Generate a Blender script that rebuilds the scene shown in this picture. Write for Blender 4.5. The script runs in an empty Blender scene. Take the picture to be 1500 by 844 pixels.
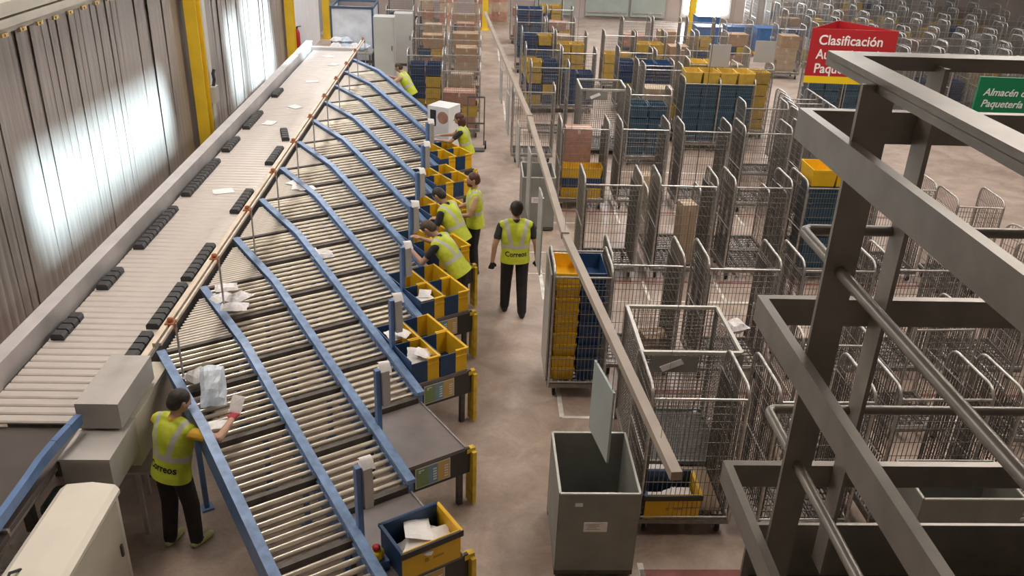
import bpy, bmesh, math, random
from mathutils import Vector, Matrix
from mathutils.bvhtree import BVHTree
random.seed(7)
SC = bpy.context.scene
COL = SC.collection
PI = math.pi

# ------------------------------------------------------------------ camera
EYE = Vector((-0.065, 0.0, 6.1))
FPX = 1270.0
def solve_axes():
    d = Vector(((702 - 750) / FPX, (-193 - 422) / FPX, 1.0)).normalized()   # hall direction seen by the camera
    h = Vector((1.0, 0.038, 0.0))
    n = d.cross(h).normalized()
    if n.y > 0: n = -n
    x = d.cross(n)
    return x, d, n
AX, AY, AZ = solve_axes()
right = Vector((AX.x, AY.x, AZ.x)); down = Vector((AX.y, AY.y, AZ.y)); fwd = Vector((AX.z, AY.z, AZ.z))
cd = bpy.data.cameras.new('camera'); cam = bpy.data.objects.new('camera', cd); COL.objects.link(cam)
cd.sensor_width = 36.0; cd.lens = FPX / 1500 * 36.0; cd.clip_start = 0.05; cd.clip_end = 200
m = Matrix.Identity(4)
for i in range(3):
    m[i][0] = right[i]; m[i][1] = -down[i]; m[i][2] = -fwd[i]; m[i][3] = EYE[i]
cam.matrix_world = m
SC.camera = cam

# ------------------------------------------------------------------ world, sun, fill lights, exposure
w = bpy.data.worlds.new('world'); SC.world = w; w.use_nodes = True
bg = w.node_tree.nodes['Background']; bg.inputs[0].default_value = (0.75, 0.87, 1.0, 1); bg.inputs[1].default_value = 1.0
SC.view_settings.view_transform = 'Standard'; SC.view_settings.look = 'None'
SC.view_settings.gamma = 1.0; SC.view_settings.use_curve_mapping = False
SC.view_settings.exposure = 0.34
SUN_DIR = Vector((-0.75, 0.10, -0.65)).normalized()
sd = bpy.data.lights.new('sun', 'SUN'); sd.energy = 36.0; sd.angle = math.radians(4.0); sd.color = (0.66, 0.89, 1.0)
so = bpy.data.objects.new('sun', sd); COL.objects.link(so)
so.rotation_euler = SUN_DIR.to_track_quat('-Z', 'Y').to_euler(); so.location = (10, 5, 20)
def area(name, loc, sx, sy, power, col=(1, 0.95, 0.88)):
    l = bpy.data.lights.new(name, 'AREA'); l.shape = 'RECTANGLE'; l.size = sx; l.size_y = sy; l.energy = power; l.color = col
    o = bpy.data.objects.new(name, l); COL.objects.link(o); o.location = loc
    return o
# rows of added fill lamps, unseen, shining straight down from under the roof
for yy, p, c in ((7.0, 250, (1.0, 0.90, 0.79)), (13.5, 290, (1.0, 0.92, 0.83)), (21.0, 360, (1.0, 0.95, 0.90)), (28.0, 430, (0.98, 0.97, 0.97)), (35.0, 480, (0.95, 0.98, 1.0))):
    for xx, k in ((-4.4, 0.80), (5.0, 0.82), (12.5, 0.62)):
        area('roof_fill', (xx, yy, 8.4), 1.2, 4.2, p * k * (0.72 if xx < 0 and yy > 20 else 1.0), c)

# ------------------------------------------------------------------ materials
MATS = {}
def mat(name, col, rough=0.5, metal=0.0, var=0.0, scale=8.0, bump=0.0, bscale=40.0, spec=0.5, stretch=None, emit=None, estr=0.0, coord='Object'):
    if name in MATS: return MATS[name]
    M = bpy.data.materials.new(name); M.use_nodes = True
    nt = M.node_tree; b = nt.nodes['Principled BSDF']
    b.inputs['Base Color'].default_value = (*col, 1); b.inputs['Roughness'].default_value = rough; b.inputs['Metallic'].default_value = metal
    b.inputs['Specular IOR Level'].default_value = spec
    if emit:
        b.inputs['Emission Color'].default_value = (*emit, 1); b.inputs['Emission Strength'].default_value = estr
    if var or bump:
        tc = nt.nodes.new('ShaderNodeTexCoord'); mp = nt.nodes.new('ShaderNodeMapping')
        nt.links.new(tc.outputs[coord], mp.inputs[0])
        if stretch: mp.inputs['Scale'].default_value = stretch
    if var:
        nz = nt.nodes.new('ShaderNodeTexNoise'); nz.inputs['Scale'].default_value = scale; nz.inputs['Detail'].default_value = 6
        nt.links.new(mp.outputs[0], nz.inputs['Vector'])
        cr = nt.nodes.new('ShaderNodeValToRGB')
        cr.color_ramp.elements[0].position = 0.32; cr.color_ramp.elements[1].position = 0.68
        cr.color_ramp.elements[0].color = (*[max(0, c * (1 - var)) for c in col], 1)
        cr.color_ramp.elements[1].color = (*[min(1, c * (1 + var)) for c in col], 1)
        nt.links.new(nz.outputs[0], cr.inputs[0]); nt.links.new(cr.outputs[0], b.inputs['Base Color'])
    if bump:
        n2 = nt.nodes.new('ShaderNodeTexNoise'); n2.inputs['Scale'].default_value = bscale; n2.inputs['Detail'].default_value = 4
        bp = nt.nodes.new('ShaderNodeBump'); bp.inputs['Strength'].default_value = bump; bp.inputs['Distance'].default_value = 0.02
        nt.links.new(mp.outputs[0], n2.inputs['Vector']); nt.links.new(n2.outputs[0], bp.inputs['Height']); nt.links.new(bp.outputs[0], b.inputs['Normal'])
    MATS[name] = M
    return M

M_STEEL = mat('galvanised_tube', (0.50, 0.475, 0.45), 0.36, 0.75, 0.2, 20)
M_WIRE = mat('galvanised_wire', (0.23, 0.21, 0.19), 0.5, 0.5, 0.15, 20)
M_DARKSTEEL = mat('dark_steel', (0.10, 0.095, 0.09), 0.5, 0.3, 0.25, 12)
M_RUBBER = mat('black_rubber', (0.025, 0.024, 0.024), 0.7)
M_BLUE = mat('blue_paint', (0.125, 0.225, 0.44), 0.38, 0.0, 0.12, 6)
M_ROLLER = mat('roller_zinc', (0.70, 0.63, 0.52), 0.30, 0.75, 0.10, 5)
M_FINEROLL = mat('roller_sleeve', (0.66, 0.60, 0.53), 0.4, 0.3, 0.08, 5)
M_GAP = mat('crossbar_brown', (0.085, 0.07, 0.058), 0.55, 0.2, 0.3, 9)
M_SLAT = mat('slat_aluminium', (0.59, 0.535, 0.50), 0.42, 0.25, 0.07, 3)
M_SHOE = mat('shoe_plastic', (0.035, 0.034, 0.036), 0.5)
M_GUARD = mat('guard_grey', (0.50, 0.47, 0.465), 0.5, 0.15, 0.10, 3)
M_COVER = mat('cover_grey', (0.46, 0.43, 0.405), 0.5, 0.05, 0.10, 3)
M_CREAM = mat('cream_panel', (0.60, 0.555, 0.45), 0.5, 0.0, 0.07, 2)
M_CABINET = mat('cream_cabinet', (0.80, 0.74, 0.64), 0.45, 0.0, 0.04, 2)
M_BEIGE = mat('beige_rail', (0.66, 0.56, 0.45), 0.45, 0.1, 0.12, 6)
M_ORANGE = mat('rust_orange', (0.40, 0.13, 0.05), 0.5, 0.0, 0.2, 10)
M_TABLE = mat('table_dark', (0.185, 0.155, 0.148), 0.40, 0.1, 0.12, 4)
M_APRON = mat('apron_black', (0.045, 0.043, 0.043), 0.5)
M_YGUARD = mat('yellow_guard', (0.72, 0.48, 0.035), 0.5, 0.0, 0.25, 9)
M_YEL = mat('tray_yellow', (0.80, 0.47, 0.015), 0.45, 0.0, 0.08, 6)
M_YELF = mat('tray_yellow_hazed', (0.58, 0.38, 0.06), 0.55, 0.0, 0.15, 6)  # tray yellow dulled for far goods, distance haze put into the colour
M_NAVY = mat('tray_navy', (0.018, 0.055, 0.14), 0.42, 0.0, 0.18, 6)
M_TEAL = mat('tray_teal', (0.02, 0.085, 0.145), 0.45, 0.0, 0.2, 6)
M_RIMBLK = mat('tray_rim_dark', (0.045, 0.04, 0.035), 0.5)
M_WHITE = mat('white_plastic', (0.80, 0.79, 0.78), 0.45, 0.0, 0.05, 6)
M_PAPER = mat('paper_white', (0.83, 0.80, 0.79), 0.7, 0.0, 0.08, 9)
M_BAG = mat('parcel_bag', (0.74, 0.71, 0.72), 0.42, 0.0, 0.10, 12, 0.6, 18)
M_BAGBLUE = mat('parcel_bag_blue', (0.52, 0.58, 0.66), 0.35, 0.0, 0.15, 9, 0.6, 16)
M_BINGREY = mat('grey_fibre_bin', (0.235, 0.235, 0.215), 0.55, 0.0, 0.12, 3)
M_BOARD = mat('pale_green_board', (0.40, 0.46, 0.45), 0.4, 0.0, 0.06, 3)
M_BEAM = mat('suspended_beam_paint', (0.43, 0.355, 0.29), 0.45, 0.0, 0.10, 3)
M_RAIL = mat('guardrail_paint', (0.32, 0.292, 0.262), 0.36, 0.25, 0.14, 9)
M_CARD = mat('cardboard', (0.42, 0.27, 0.16), 0.75, 0.0, 0.12, 5)
M_CARD2 = mat('cardboard_pale', (0.44, 0.325, 0.225), 0.75, 0.0, 0.12, 5)
M_CARD3 = mat('cardboard_red', (0.40, 0.21, 0.15), 0.75, 0.0, 0.18, 8)
M_TAPE = mat('packing_tape', (0.62, 0.50, 0.35), 0.35)
M_RED = mat('sign_red', (0.46, 0.022, 0.03), 0.42)
M_SYEL = mat('sign_yellow', (0.90, 0.62, 0.015), 0.42)
M_GREEN = mat('sign_green', (0.008, 0.20, 0.085), 0.42)
M_LETTER = mat('sign_letter', (0.88, 0.88, 0.86), 0.5)
M_CHAR = mat('charcoal_print', (0.02, 0.025, 0.03), 0.6)
M_LOCKER = mat('locker_grey', (0.46, 0.45, 0.42), 0.45, 0.1, 0.06, 2)
M_GLASS = mat('clear_sheet', (0.75, 0.80, 0.86), 0.15, 0.0)
M_DOORG = mat('dock_door_grey', (0.30, 0.33, 0.30), 0.5, 0.0, 0.06, 2)

# ------------------------------------------------------------------ mesh builder
class MB:
    def __init__(s): s.v = []; s.f = []; s.mi = []; s.sm = []
    def add(s, vs, fs, mi=0, sm=False):
        o = len(s.v); s.v += [tuple(p) for p in vs]
        for f in fs: s.f.append(tuple(i + o for i in f)); s.mi.append(mi); s.sm.append(sm)
    def box(s, c, sz, rz=0.0, mi=0, taper=1.0):
        hx, hy, hz = sz[0] / 2, sz[1] / 2, sz[2] / 2; ca, sa = math.cos(rz), math.sin(rz); P = []
        for k, z in enumerate((-hz, hz)):
            t = 1.0 if k == 0 else taper
            for x, y in ((-hx, -hy), (hx, -hy), (hx, hy), (-hx, hy)):
                x *= t; y *= t
                P.append((c[0] + x * ca - y * sa, c[1] + x * sa + y * ca, c[2] + z))
        s.add(P, ((3, 2, 1, 0), (4, 5, 6, 7), (0, 1, 5, 4), (1, 2, 6, 5), (2, 3, 7, 6), (3, 0, 4, 7)), mi)
    def bar(s, p, q, w_, h_, up=(0, 0, 1), mi=0):
        p = Vector(p); q = Vector(q); t = (q - p).normalized(); u = Vector(up)
        sd_ = t.cross(u)
        if sd_.length < 1e-4: sd_ = t.cross(Vector((0, 1, 0)))
        sd_.normalize(); u = sd_.cross(t); a = sd_ * (w_ / 2); b = u * (h_ / 2); P = []
        for e in (p, q): P += [e - a - b, e + a - b, e + a + b, e - a + b]
        s.add(P, ((3, 2, 1, 0), (4, 5, 6, 7), (0, 1, 5, 4), (1, 2, 6, 5), (2, 3, 7, 6), (3, 0, 4, 7)), mi)
    def wire(s, p, q, r, mi=0):
        p = Vector(p); q = Vector(q); t = (q - p).normalized()
        a = t.cross(Vector((0.31, 0.57, 0.76))).normalized() * r; b = t.cross(a).normalized() * r
        P = [p + a, p + b, p - a, p - b, q + a, q + b, q - a, q - b]
        s.add(P, ((0, 1, 5, 4), (1, 2, 6, 5), (2, 3, 7, 6), (3, 0, 4, 7)), mi, True)
    def tube(s, pts, r, n=8, closed=False, mi=0, sm=True, caps=True):
        pts = [Vector(p) for p in pts]; N = len(pts)
        rs = r if isinstance(r, (list, tuple)) else [r] * N
        T = []
        for i in range(N):
            if closed: t = pts[(i + 1) % N] - pts[i - 1]
            else: t = pts[min(i + 1, N - 1)] - pts[max(i - 1, 0)]
            T.append(t.normalized())
        a = T[0].cross(Vector((0, 0, 1)))
        if a.length < 1e-3: a = T[0].cross(Vector((1, 0, 0)))
        a.normalize(); P = []
        for i in range(N):
            a = (a - T[i] * a.dot(T[i])).normalized(); b = T[i].cross(a)
            for k in range(n):
                an = 2 * PI * k / n
                P.append(pts[i] + (a * math.cos(an) + b * math.sin(an)) * rs[i])
        F = []
        for i in range(N if closed else N - 1):
            j = (i + 1) % N
            for k in range(n):
                F.append((i * n + k, j * n + k, j * n + (k + 1) % n, i * n + (k + 1) % n)[::-1])
        s.add(P, F, mi, sm)
        if caps and not closed:
            s.add(P[:n], (tuple(range(n)),), mi); s.add(P[-n:], (tuple(range(n))[::-1],), mi)
    def extrude(s, poly, off, mi=0):
        """closed polygon of 3-D points pushed along off, with both caps"""
        off = Vector(off); A = [Vector(p) for p in poly]; B = [p + off for p in A]; n = len(A)
        s.add(A + B, [tuple(range(n))[::-1], tuple(range(n, 2 * n))] + [(i, (i + 1) % n, n + (i + 1) % n, n + i) for i in range(n)], mi)
    def lathe(s, prof, n=12, c=(0, 0, 0), axis='Z', mi=0, sm=True):
        P = []
        for r, z in prof:
            for k in range(n):
                a = 2 * PI * k / n; x, y = r * math.cos(a), r * math.sin(a)
                P.append((c[0] + x, c[1] + y, c[2] + z) if axis == 'Z' else (c[0] + z, c[1] + x, c[2] + y) if axis == 'X' else (c[0] + x, c[1] + z, c[2] + y))
        F = []
        for i in range(len(prof) - 1):
            for k in range(n): F.append((i * n + k, i * n + (k + 1) % n, (i + 1) * n + (k + 1) % n, (i + 1) * n + k))
        s.add(P, F, mi, sm)
        s.add(P[:n], (tuple(range(n))[::-1],), mi); s.add(P[-n:], (tuple(range(n)),), mi)
    def mesh(s, name, *mats, fix=True):
        me = bpy.data.meshes.new(name); me.from_pydata(s.v, [], s.f)
        for M in mats: me.materials.append(M)
        me.polygons.foreach_set('material_index', s.mi); me.polygons.foreach_set('use_smooth', s.sm)
        if fix:
            bm = bmesh.new(); bm.from_mesh(me); bmesh.ops.recalc_face_normals(bm, faces=bm.faces); bm.to_mesh(me); bm.free()
        me.update(); return me

def thing(name, label, cat, loc=(0, 0, 0), rz=0.0, group=None, kind=None):
    o = bpy.data.objects.new(name, None); COL.objects.link(o); o.location = loc; o.rotation_euler = (0, 0, rz)
    o.empty_display_size = 0.1
    tag(o, label, cat, group, kind); return o
def tag(o, label=None, cat=None, group=None, kind=None):
    if label: o['label'] = label
    if cat: o['category'] = cat
    if group: o['group'] = group
    if kind: o['kind'] = kind
    return o
def part(name, me, parent=None, loc=(0, 0, 0), rot=(0, 0, 0), label=None):
    o = bpy.data.objects.new(name, me); COL.objects.link(o)
    if parent is not None: o.parent = parent
    o.location = loc; o.rotation_euler = rot
    if label: o['label'] = label
    return o
def solo(name, me, label, cat, loc=(0, 0, 0), rot=(0, 0, 0), group=None, kind=None):
    return tag(part(name, me, None, loc, rot), label, cat, group, kind)
def copy_tree(o, parent=None):
    c = o.copy(); COL.objects.link(c); c.parent = parent
    for ch in [x for x in o.children]: copy_tree(ch, c)
    return c
def struct(name, me, parent=None, loc=(0, 0, 0), rot=(0, 0, 0)):
    o = part(name, me, parent, loc, rot)
    if parent is None: o['kind'] = 'structure'
    return o
def text_mesh(body, size, material, extrude=0.0015, shear=0.0, bold=0.0, align='LEFT', spacing=1.0, width=None):
    cu = bpy.data.curves.new('lettering', 'FONT'); cu.body = body; cu.size = size; cu.extrude = extrude; cu.shear = shear; cu.offset = bold
    cu.align_x = align; cu.space_line = spacing; cu.resolution_u = 3
    ob = bpy.data.objects.new('lettering', cu); COL.objects.link(ob)
    dg = bpy.context.evaluated_depsgraph_get(); me = bpy.data.meshes.new_from_object(ob.evaluated_get(dg))
    bpy.data.objects.remove(ob); bpy.data.curves.remove(cu)
    me.materials.clear(); me.materials.append(material)
    if width:
        xs = [v.co.x for v in me.vertices]; k = width / (max(xs) - min(xs))
        for v in me.vertices: v.co.x *= k
    return me

# ================================================================== the setting
def floor_material():
    M = bpy.data.materials.new('polished_concrete'); M.use_nodes = True; nt = M.node_tree; b = nt.nodes['Principled BSDF']
    tc = nt.nodes.new('ShaderNodeTexCoord')
    def noise(scale, detail, rough=0.55, dist=0.0):
        n = nt.nodes.new('ShaderNodeTexNoise'); n.inputs['Scale'].default_value = scale; n.inputs['Detail'].default_value = detail
        n.inputs['Roughness'].default_value = rough; n.inputs['Distortion'].default_value = dist
        nt.links.new(tc.outputs['Object'], n.inputs['Vector']); return n
    def ramp(src, p0, c0, p1, c1):
        r = nt.nodes.new('ShaderNodeValToRGB'); r.color_ramp.elements[0].position = p0; r.color_ramp.elements[1].position = p1
        r.color_ramp.elements[0].color = (*c0, 1); r.color_ramp.elements[1].color = (*c1, 1); nt.links.new(src.outputs[0], r.inputs[0]); return r
    big = ramp(noise(0.55, 5, 0.6, 0.4), 0.36, (0.385, 0.29, 0.235), 0.66, (0.54, 0.43, 0.355))
    mid = ramp(noise(2.3, 8, 0.65, 0.6), 0.35, (0.72, 0.70, 0.69), 0.62, (1, 1, 1))
    fine = ramp(noise(28, 4, 0.6), 0.30, (0.90, 0.90, 0.90), 0.6, (1, 1, 1))
    mx = nt.nodes.new('ShaderNodeMix'); mx.data_type = 'RGBA'; mx.blend_type = 'MULTIPLY'; mx.inputs[0].default_value = 1
    nt.links.new(big.outputs[0], mx.inputs[6]); nt.links.new(mid.outputs[0], mx.inputs[7])
    m2 = nt.nodes.new('ShaderNodeMix'); m2.data_type = 'RGBA'; m2.blend_type = 'MULTIPLY'; m2.inputs[0].default_value = 1
    nt.links.new(mx.outputs[2], m2.inputs[6]); nt.links.new(fine.outputs[0], m2.inputs[7])
    nt.links.new(m2.outputs[2], b.inputs['Base Color'])
    rr = ramp(noise(1.2, 5), 0.3, (0.30,) * 3, 0.7, (0.50,) * 3); nt.links.new(rr.outputs[0], b.inputs['Roughness'])
    return M
M_FLOOR = floor_material()
fb = MB(); fb.add([(-7, -4, 0), (26, -4, 0), (26, 42, 0), (-7, 42, 0)], ((0, 1, 2, 3),))
FLOOR = struct('floor', fb.mesh('floor', M_FLOOR, fix=False))
M_LINEW = mat('line_white', (0.72, 0.69, 0.64), 0.55, 0, 0.22, 6, coord='Object')
M_LINER = mat('line_red', (0.24, 0.085, 0.07), 0.55, 0, 0.3, 6)
def line(name, x0, y0, x1, y1, wd, M):
    b = MB(); b.bar((x0, y0, 0.002), (x1, y1, 0.002), wd, 0.004); part(name, b.mesh(name, M), FLOOR)
for y0, y1 in ((8.96, 11.4), (12.22, 14.75), (14.95, 15.55), (18.7, 20.9)):
    line('white_line', 1.07, y0, 1.07, y1, 0.06, M_LINEW)
for yc in (8.96, 12.22, 15.55, 18.8, 22.1):
    line('white_line', 1.07, yc, 8.6, yc, 0.05, M_LINEW)
for yc in (14.1, 13.2):
    line('white_line', 0.80, yc, 1.6, yc, 0.035, M_LINEW)
for xb in (2.76, 3.98, 5.2, 6.4):
    for yb in (12.22, 15.55): line('white_line', xb, yb, xb, yb + 0.75, 0.05, M_LINEW)
for yc, x0, x1 in ((6.30, 1.6, 9.0), (9.55, 1.7, 9.0), (12.95, 1.6, 9.0), (16.2, 1.5, 9.0)):
    line('red_line', x0, yc, x1, yc, 0.06 if yc > 7 else .12, M_LINER)
line('white_line', 1.62, 6.05, 1.62, 6.45, 0.06, M_LINEW)
for yc in (23, 27, 31): line('white_line', 0.75, yc, 0.75, yc + 2.2, 0.05, M_LINEW)

# wall of overlapping vertical metal strips along the sorter
M_STRIP = mat('wall_strip_metal', (0.40, 0.355, 0.325), 0.42, 0.45, 0.16, 2.2, 0.15, 5.0, stretch=(6.0, 6.0, 0.35))
M_WALLW = mat('wall_white', (0.74, 0.72, 0.73), 0.6, 0, 0.05, 2)
M_WALLG = mat('wall_grey', (0.34, 0.33, 0.31), 0.7, 0, 0.1, 1)
wb = MB(); wb.box((-6.32, 19, 4.5), (0.1, 46, 9.0)); WALL = struct('wall_left', wb.mesh('wall_left', M_WALLG))
def strip_mesh(i, h):
    rr = random.Random(i); b = MB(); wdt = 0.235; n = 6; P = []
    for zz in (0.02, h):
        for k in range(n + 1):
            t = k / n; y = (t - 0.5) * wdt
            x = 0.010 * math.sin(PI * t) + 0.004 * math.sin(2 * PI * t + i) + (0.004 if k in (0, n) else 0)
            P.append((x, y, zz))
    F = [(k, k + 1, n + 2 + k, n + 1 + k)[::-1] for k in range(n)]
    b.add(P, F, 0, True)
    back = [(p[0] - 0.004, p[1], p[2]) for p in P]
    b.add(back, [f[::-1] for f in F], 0, True)
    b.add([P[0], P[n + 1], back[n + 1], back[0]], ((0, 1, 2, 3),)); b.add([P[n], P[2 * n + 1], back[2 * n + 1], back[n]], ((3, 2, 1, 0),))
    return b.mesh('strip', M_STRIP)
smesh = [strip_mesh(i, 4.02) for i in range(7)]
wb = MB(); wb.box((-6.09, 16.8, 2.0), (0.03, 23.4, 4.0)); part('backing_sheet', wb.mesh('backing_sheet', M_STRIP), WALL)
y = 5.2; i = 0
while y < 28.4:
    if not (18.15 < y < 18.95):
        o = part('strip', smesh[i % 7], WALL, (-6.02 + random.uniform(-0.004, 0.004), y, 0), (random.uniform(-0.004, 0.004), random.uniform(-0.006, 0.006), random.gauss(0, 0.022)))
        if 19 < y < 24: o.rotation_euler.z += random.gauss(0, 0.08)
    y += 0.2; i += 1
wb = MB(); wb.box((-6.08, 31.4, 4.0), (0.12, 5.6, 8.0)); struct('wall_panel_white', wb.mesh('wall_panel_white', M_WALLW), WALL)
# ledge beam above the strips, with its shadow gap and bolts
lb = MB()
lb.box((-5.90, 16, 4.36), (0.22, 26, 0.16)); lb.box((-5.86, 16, 4.20), (0.14, 26, 0.10)); lb.box((-6.0, 16, 4.08), (0.10, 26, 0.08))
struct('ledge_beam', lb.mesh('ledge_beam', mat('ledge_paint', (0.52, 0.48, 0.42), 0.5, 0.1, 0.1, 2)), WALL)
hb = MB(); hb.box((0, 0, 0), (0.03, 0.16, 0.05)); hb.box((0.02, 0.0, 0.0), (0.02, 0.05, 0.03))
hm = hb.mesh('hanger_clip', mat('brass_clip', (0.80, 0.58, 0.25), 0.3, 0.8))
for k in range(14): part('hanger_clip', hm, WALL, (-5.93, 8.4 + 0.48 * k, 4.03))
# yellow steel columns on the wall line
M_YCOL = mat('column_yellow', (0.72, 0.47, 0.02), 0.5, 0, 0.1, 2)
def column(y, x=-5.82, wd=0.30):
    b = MB(); b.box((0, -wd / 2, 4.4), (0.24, 0.03, 8.8)); b.box((0, wd / 2, 4.4), (0.24, 0.03, 8.8)); b.box((0, 0, 4.4), (0.03, wd, 8.8))
    b.box((0, 0, 0.02), (0.36, wd + 0.12, 0.04))
    return tag(part('column', b.mesh('column', M_YCOL), None, (x, y, 0)), kind='structure')
column(18.45); column(27.9); column(34.6); column(37.6, 0.28, 0.35)
column(38.5, 9.2, 0.35)
pb = MB(); pb.tube([(-5.80, 18.85, 0.0), (-5.80, 18.85, 8.6)], 0.065, 10); pb.box((-5.84, 19.1, 4.3), (0.08, 0.28, 8.6))
part('downpipe', pb.mesh('downpipe', mat('pipe_pale', (0.60, 0.57, 0.50), 0.5, 0, 0.06, 3)), WALL)
jb = thing('junction_box', 'grey junction box with cable fixed on the wall beside the yellow column', 'junction box', (-5.66, 18.75, 1.55))
b = MB(); b.box((0, 0, 0), (0.14, 0.24, 0.34)); part('housing', b.mesh('housing', M_LOCKER), jb)
b = MB(); b.tube([(0, 0, 0.17), (0.02, 0.04, 0.3), (0.0, 0.06, 0.42), (0.02, 0.1, 0.5)], 0.035, 6); part('cable', b.mesh('cable', M_RUBBER), jb)
eb = thing('fire_extinguisher', 'red fire extinguisher hung on the wall by the white panel', 'fire extinguisher', (-5.75, 28.5, 0.75))
b = MB(); b.lathe(((0.07, 0), (0.085, 0.03), (0.085, 0.45), (0.05, 0.54), (0.025, 0.58)), 12); part('cylinder_body', b.mesh('cylinder_body', M_RED), eb)
b = MB(); b.lathe(((0.028, 0.58), (0.03, 0.63)), 8); b.bar((-.01, 0, .64), (.13, 0, .66), .03, .02); part('valve', b.mesh('valve', M_RUBBER), eb)

# remaining shell
b = MB(); b.box((9.5, 41.6, 4.5), (33.4, 0.2, 9.0)); struct('wall_back', b.mesh('wall_back', mat('wall_back_paint', (0.40, 0.33, 0.30), 0.7, 0, 0.1, 1)))
b = MB(); b.box((26.1, 19, 4.5), (0.2, 46, 9.0)); struct('wall_right', b.mesh('wall_right', M_WALLG))
b = MB(); b.box((9.5, -4.1, 4.5), (33.4, 0.2, 9.0)); struct('wall_front', b.mesh('wall_front', mat('wall_front_dark', (0.40, 0.37, 0.33), 0.8, 0, 0.1, 1)))
# roof deck with skylight openings (open strips in the sheeting)
M_ROOF = mat('roof_sheet', (0.42, 0.41, 0.40), 0.6, 0.1, 0.1, 1)
def roof_with_holes(z, x0, x1, y0, y1, holes):
    xs = sorted({x0, x1, *[h[0] for h in holes], *[h[1] for h in holes]}); ys = sorted({y0, y1, *[h[2] for h in holes], *[h[3] for h in holes]})
    b = MB()
    for a, c in zip(xs, xs[1:]):
        for d, e in zip(ys, ys[1:]):
            mx_, my_ = (a + c) / 2, (d + e) / 2
            if any(h[0] < mx_ < h[1] and h[2] < my_ < h[3] for h in holes): continue
            b.box(((a + c) / 2, (d + e) / 2, z + 0.05), (c - a, e - d, 0.1))
    return b.mesh('ceiling', M_ROOF)
def back_to_roof(y, z, zr=9.0):
    t = (zr - z) / -SUN_DIR.z
    return -6.0 - SUN_DIR.x * t, y - SUN_DIR.y * t
HOLES = []
for (ya, yb_, za, zb) in ((11.3, 16.8, 1.15, 2.25), (21.6, 22.5, 0.7, 2.6), (23.3, 25.9, 0.4, 2.9)):
    xa, Ya = back_to_roof(ya, za); xb_, Yb = back_to_roof(yb_, zb)
    HOLES.append((min(xa, xb_), max(xa, xb_), Ya, Yb))
CEIL = struct('ceiling', roof_with_holes(9.0, -7, 26.2, -4.2, 41.8, HOLES))
b = MB()
for (xa, xb_, Ya, Yb) in HOLES:
    n = max(2, int((Yb - Ya) / 0.7))
    for k in range(n + 1):
        yy = Ya + (Yb - Ya) * k / n; b.bar((xa, yy, 9.0), (xb_, yy, 9.0 + 0.0), 0.05 if 0 < k < n else 0.08, 0.1)
part('sun_breaker_bar', b.mesh('sun_breaker_bar', M_ROOF), CEIL)  # unseen bars added across the openings to break up the sun patches
# far wall: bright window and grey dock doors
win = struct('window_1', (lambda b: (b.box((10.5, 41.42, 1.55), (2.3, 0.16, 2.7)), b.mesh('window_1', M_LOCKER))[1])(MB()))
b = MB(); b.box((10.5, 41.32, 1.6), (2.0, 0.03, 2.4)); part('pane', b.mesh('pane', mat('daylight_pane', (0.9, 0.95, 1.0), 0.2, emit=(0.86, 0.94, 1.0), estr=22.0)), win)
for k, (xa, xb_) in enumerate(((2.6, 4.4), (4.9, 6.9), (7.0, 8.6))):
    b = MB(); b.box(((xa + xb_) / 2, 41.40, 1.5), (xb_ - xa, 0.14, 2.7)); dr = struct('door_%d' % (k + 1), b.mesh('door', M_DOORG))
    bb = MB(); bb.box(((xa + xb_) / 2, 41.31, 0.34), (xb_ - xa - 0.2, 0.05, 0.06)); part('bottom_rail', bb.mesh('bottom_rail', M_STEEL), dr)

# ================================================================== slat sorter and its roller chutes
SX, CH0, PITCH, NCH = -3.31, 7.97, 1.53, 10            # sorter outer edge, first rail, spacing, number of lanes
D = Vector((0.5206, -0.8538, 0)); WV = Vector((0.8538, 0.5206, 0)); ROT = math.atan2(WV.y, WV.x)
STEP = PITCH * 0.8538; LW = PITCH * 0.5206
def zr(s): return 1.42 if s < 0.3 else 1.42 - (s - 0.3) * 0.62 / 3.58
sorter = thing('slat_sorter', 'long slat sorter conveyor with black pusher shoes running beside the metal strip wall', 'conveyor', (-4.0, 6.6, 0))
OX, OY = -4.0, 6.6
def sp(name, b, *mats, label=None): return part(name, b.mesh(name, *mats), sorter, label=label)
b = MB(); b.extrude([(-.53, 0, 0), (.53, 0, 0), (.53, 0, .018), (-.53, 0, .018)], (0, .03, 0))
sl = MB(); prof = ((-.06, 0), (.06, 0), (.06, .014), (.045, .026), (-.045, .026), (-.06, .014))
sl.extrude([(-.535, p[0], p[1]) for p in prof], (1.07, 0, 0)); slm = sl.mesh('slat', M_SLAT)
nsl = int((24.6 - 6.72) / 0.135)
for k in range(nsl): part('slat', slm, sorter, (0.0, 0.14 + k * 0.135, 1.425))
sh = MB(); sh.extrude([(-.07, -.055, 0), (.07, -.055, 0), (.07, -.055, .045), (.05, -.055, .07), (-.05, -.055, .07), (-.07, -.055, .045)], (0, .11, 0)); shm = sh.mesh('pusher_shoe', M_SHOE)
def shoes(x, y0, y1):
    k0 = round((y0 - OY - .14) / .135); k1 = round((y1 - OY - .14) / .135)
    for k in range(k0, k1 + 1): part('pusher_shoe', shm, sorter, (x - OX, .14 + k * .135, 1.452))
for y0, y1 in ((8.2, 8.6), (9.4, 9.85), (10.65, 12.0), (12.7, 14.35), (15.0, 15.6), (16.4, 17.6), (19.0, 19.6)): shoes(-4.44, y0, y1)
for y0, y1 in ((7.6, 8.25), (8.5, 9.4), (9.75, 10.65), (11.95, 12.75), (14.3, 15.15)): shoes(-3.54, y0, y1)
for k in range(5): part('pusher_shoe', shm, sorter, (.44 - .035 * k, 9.15 + .135 * k, 1.452), (0, 0, .25))
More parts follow.
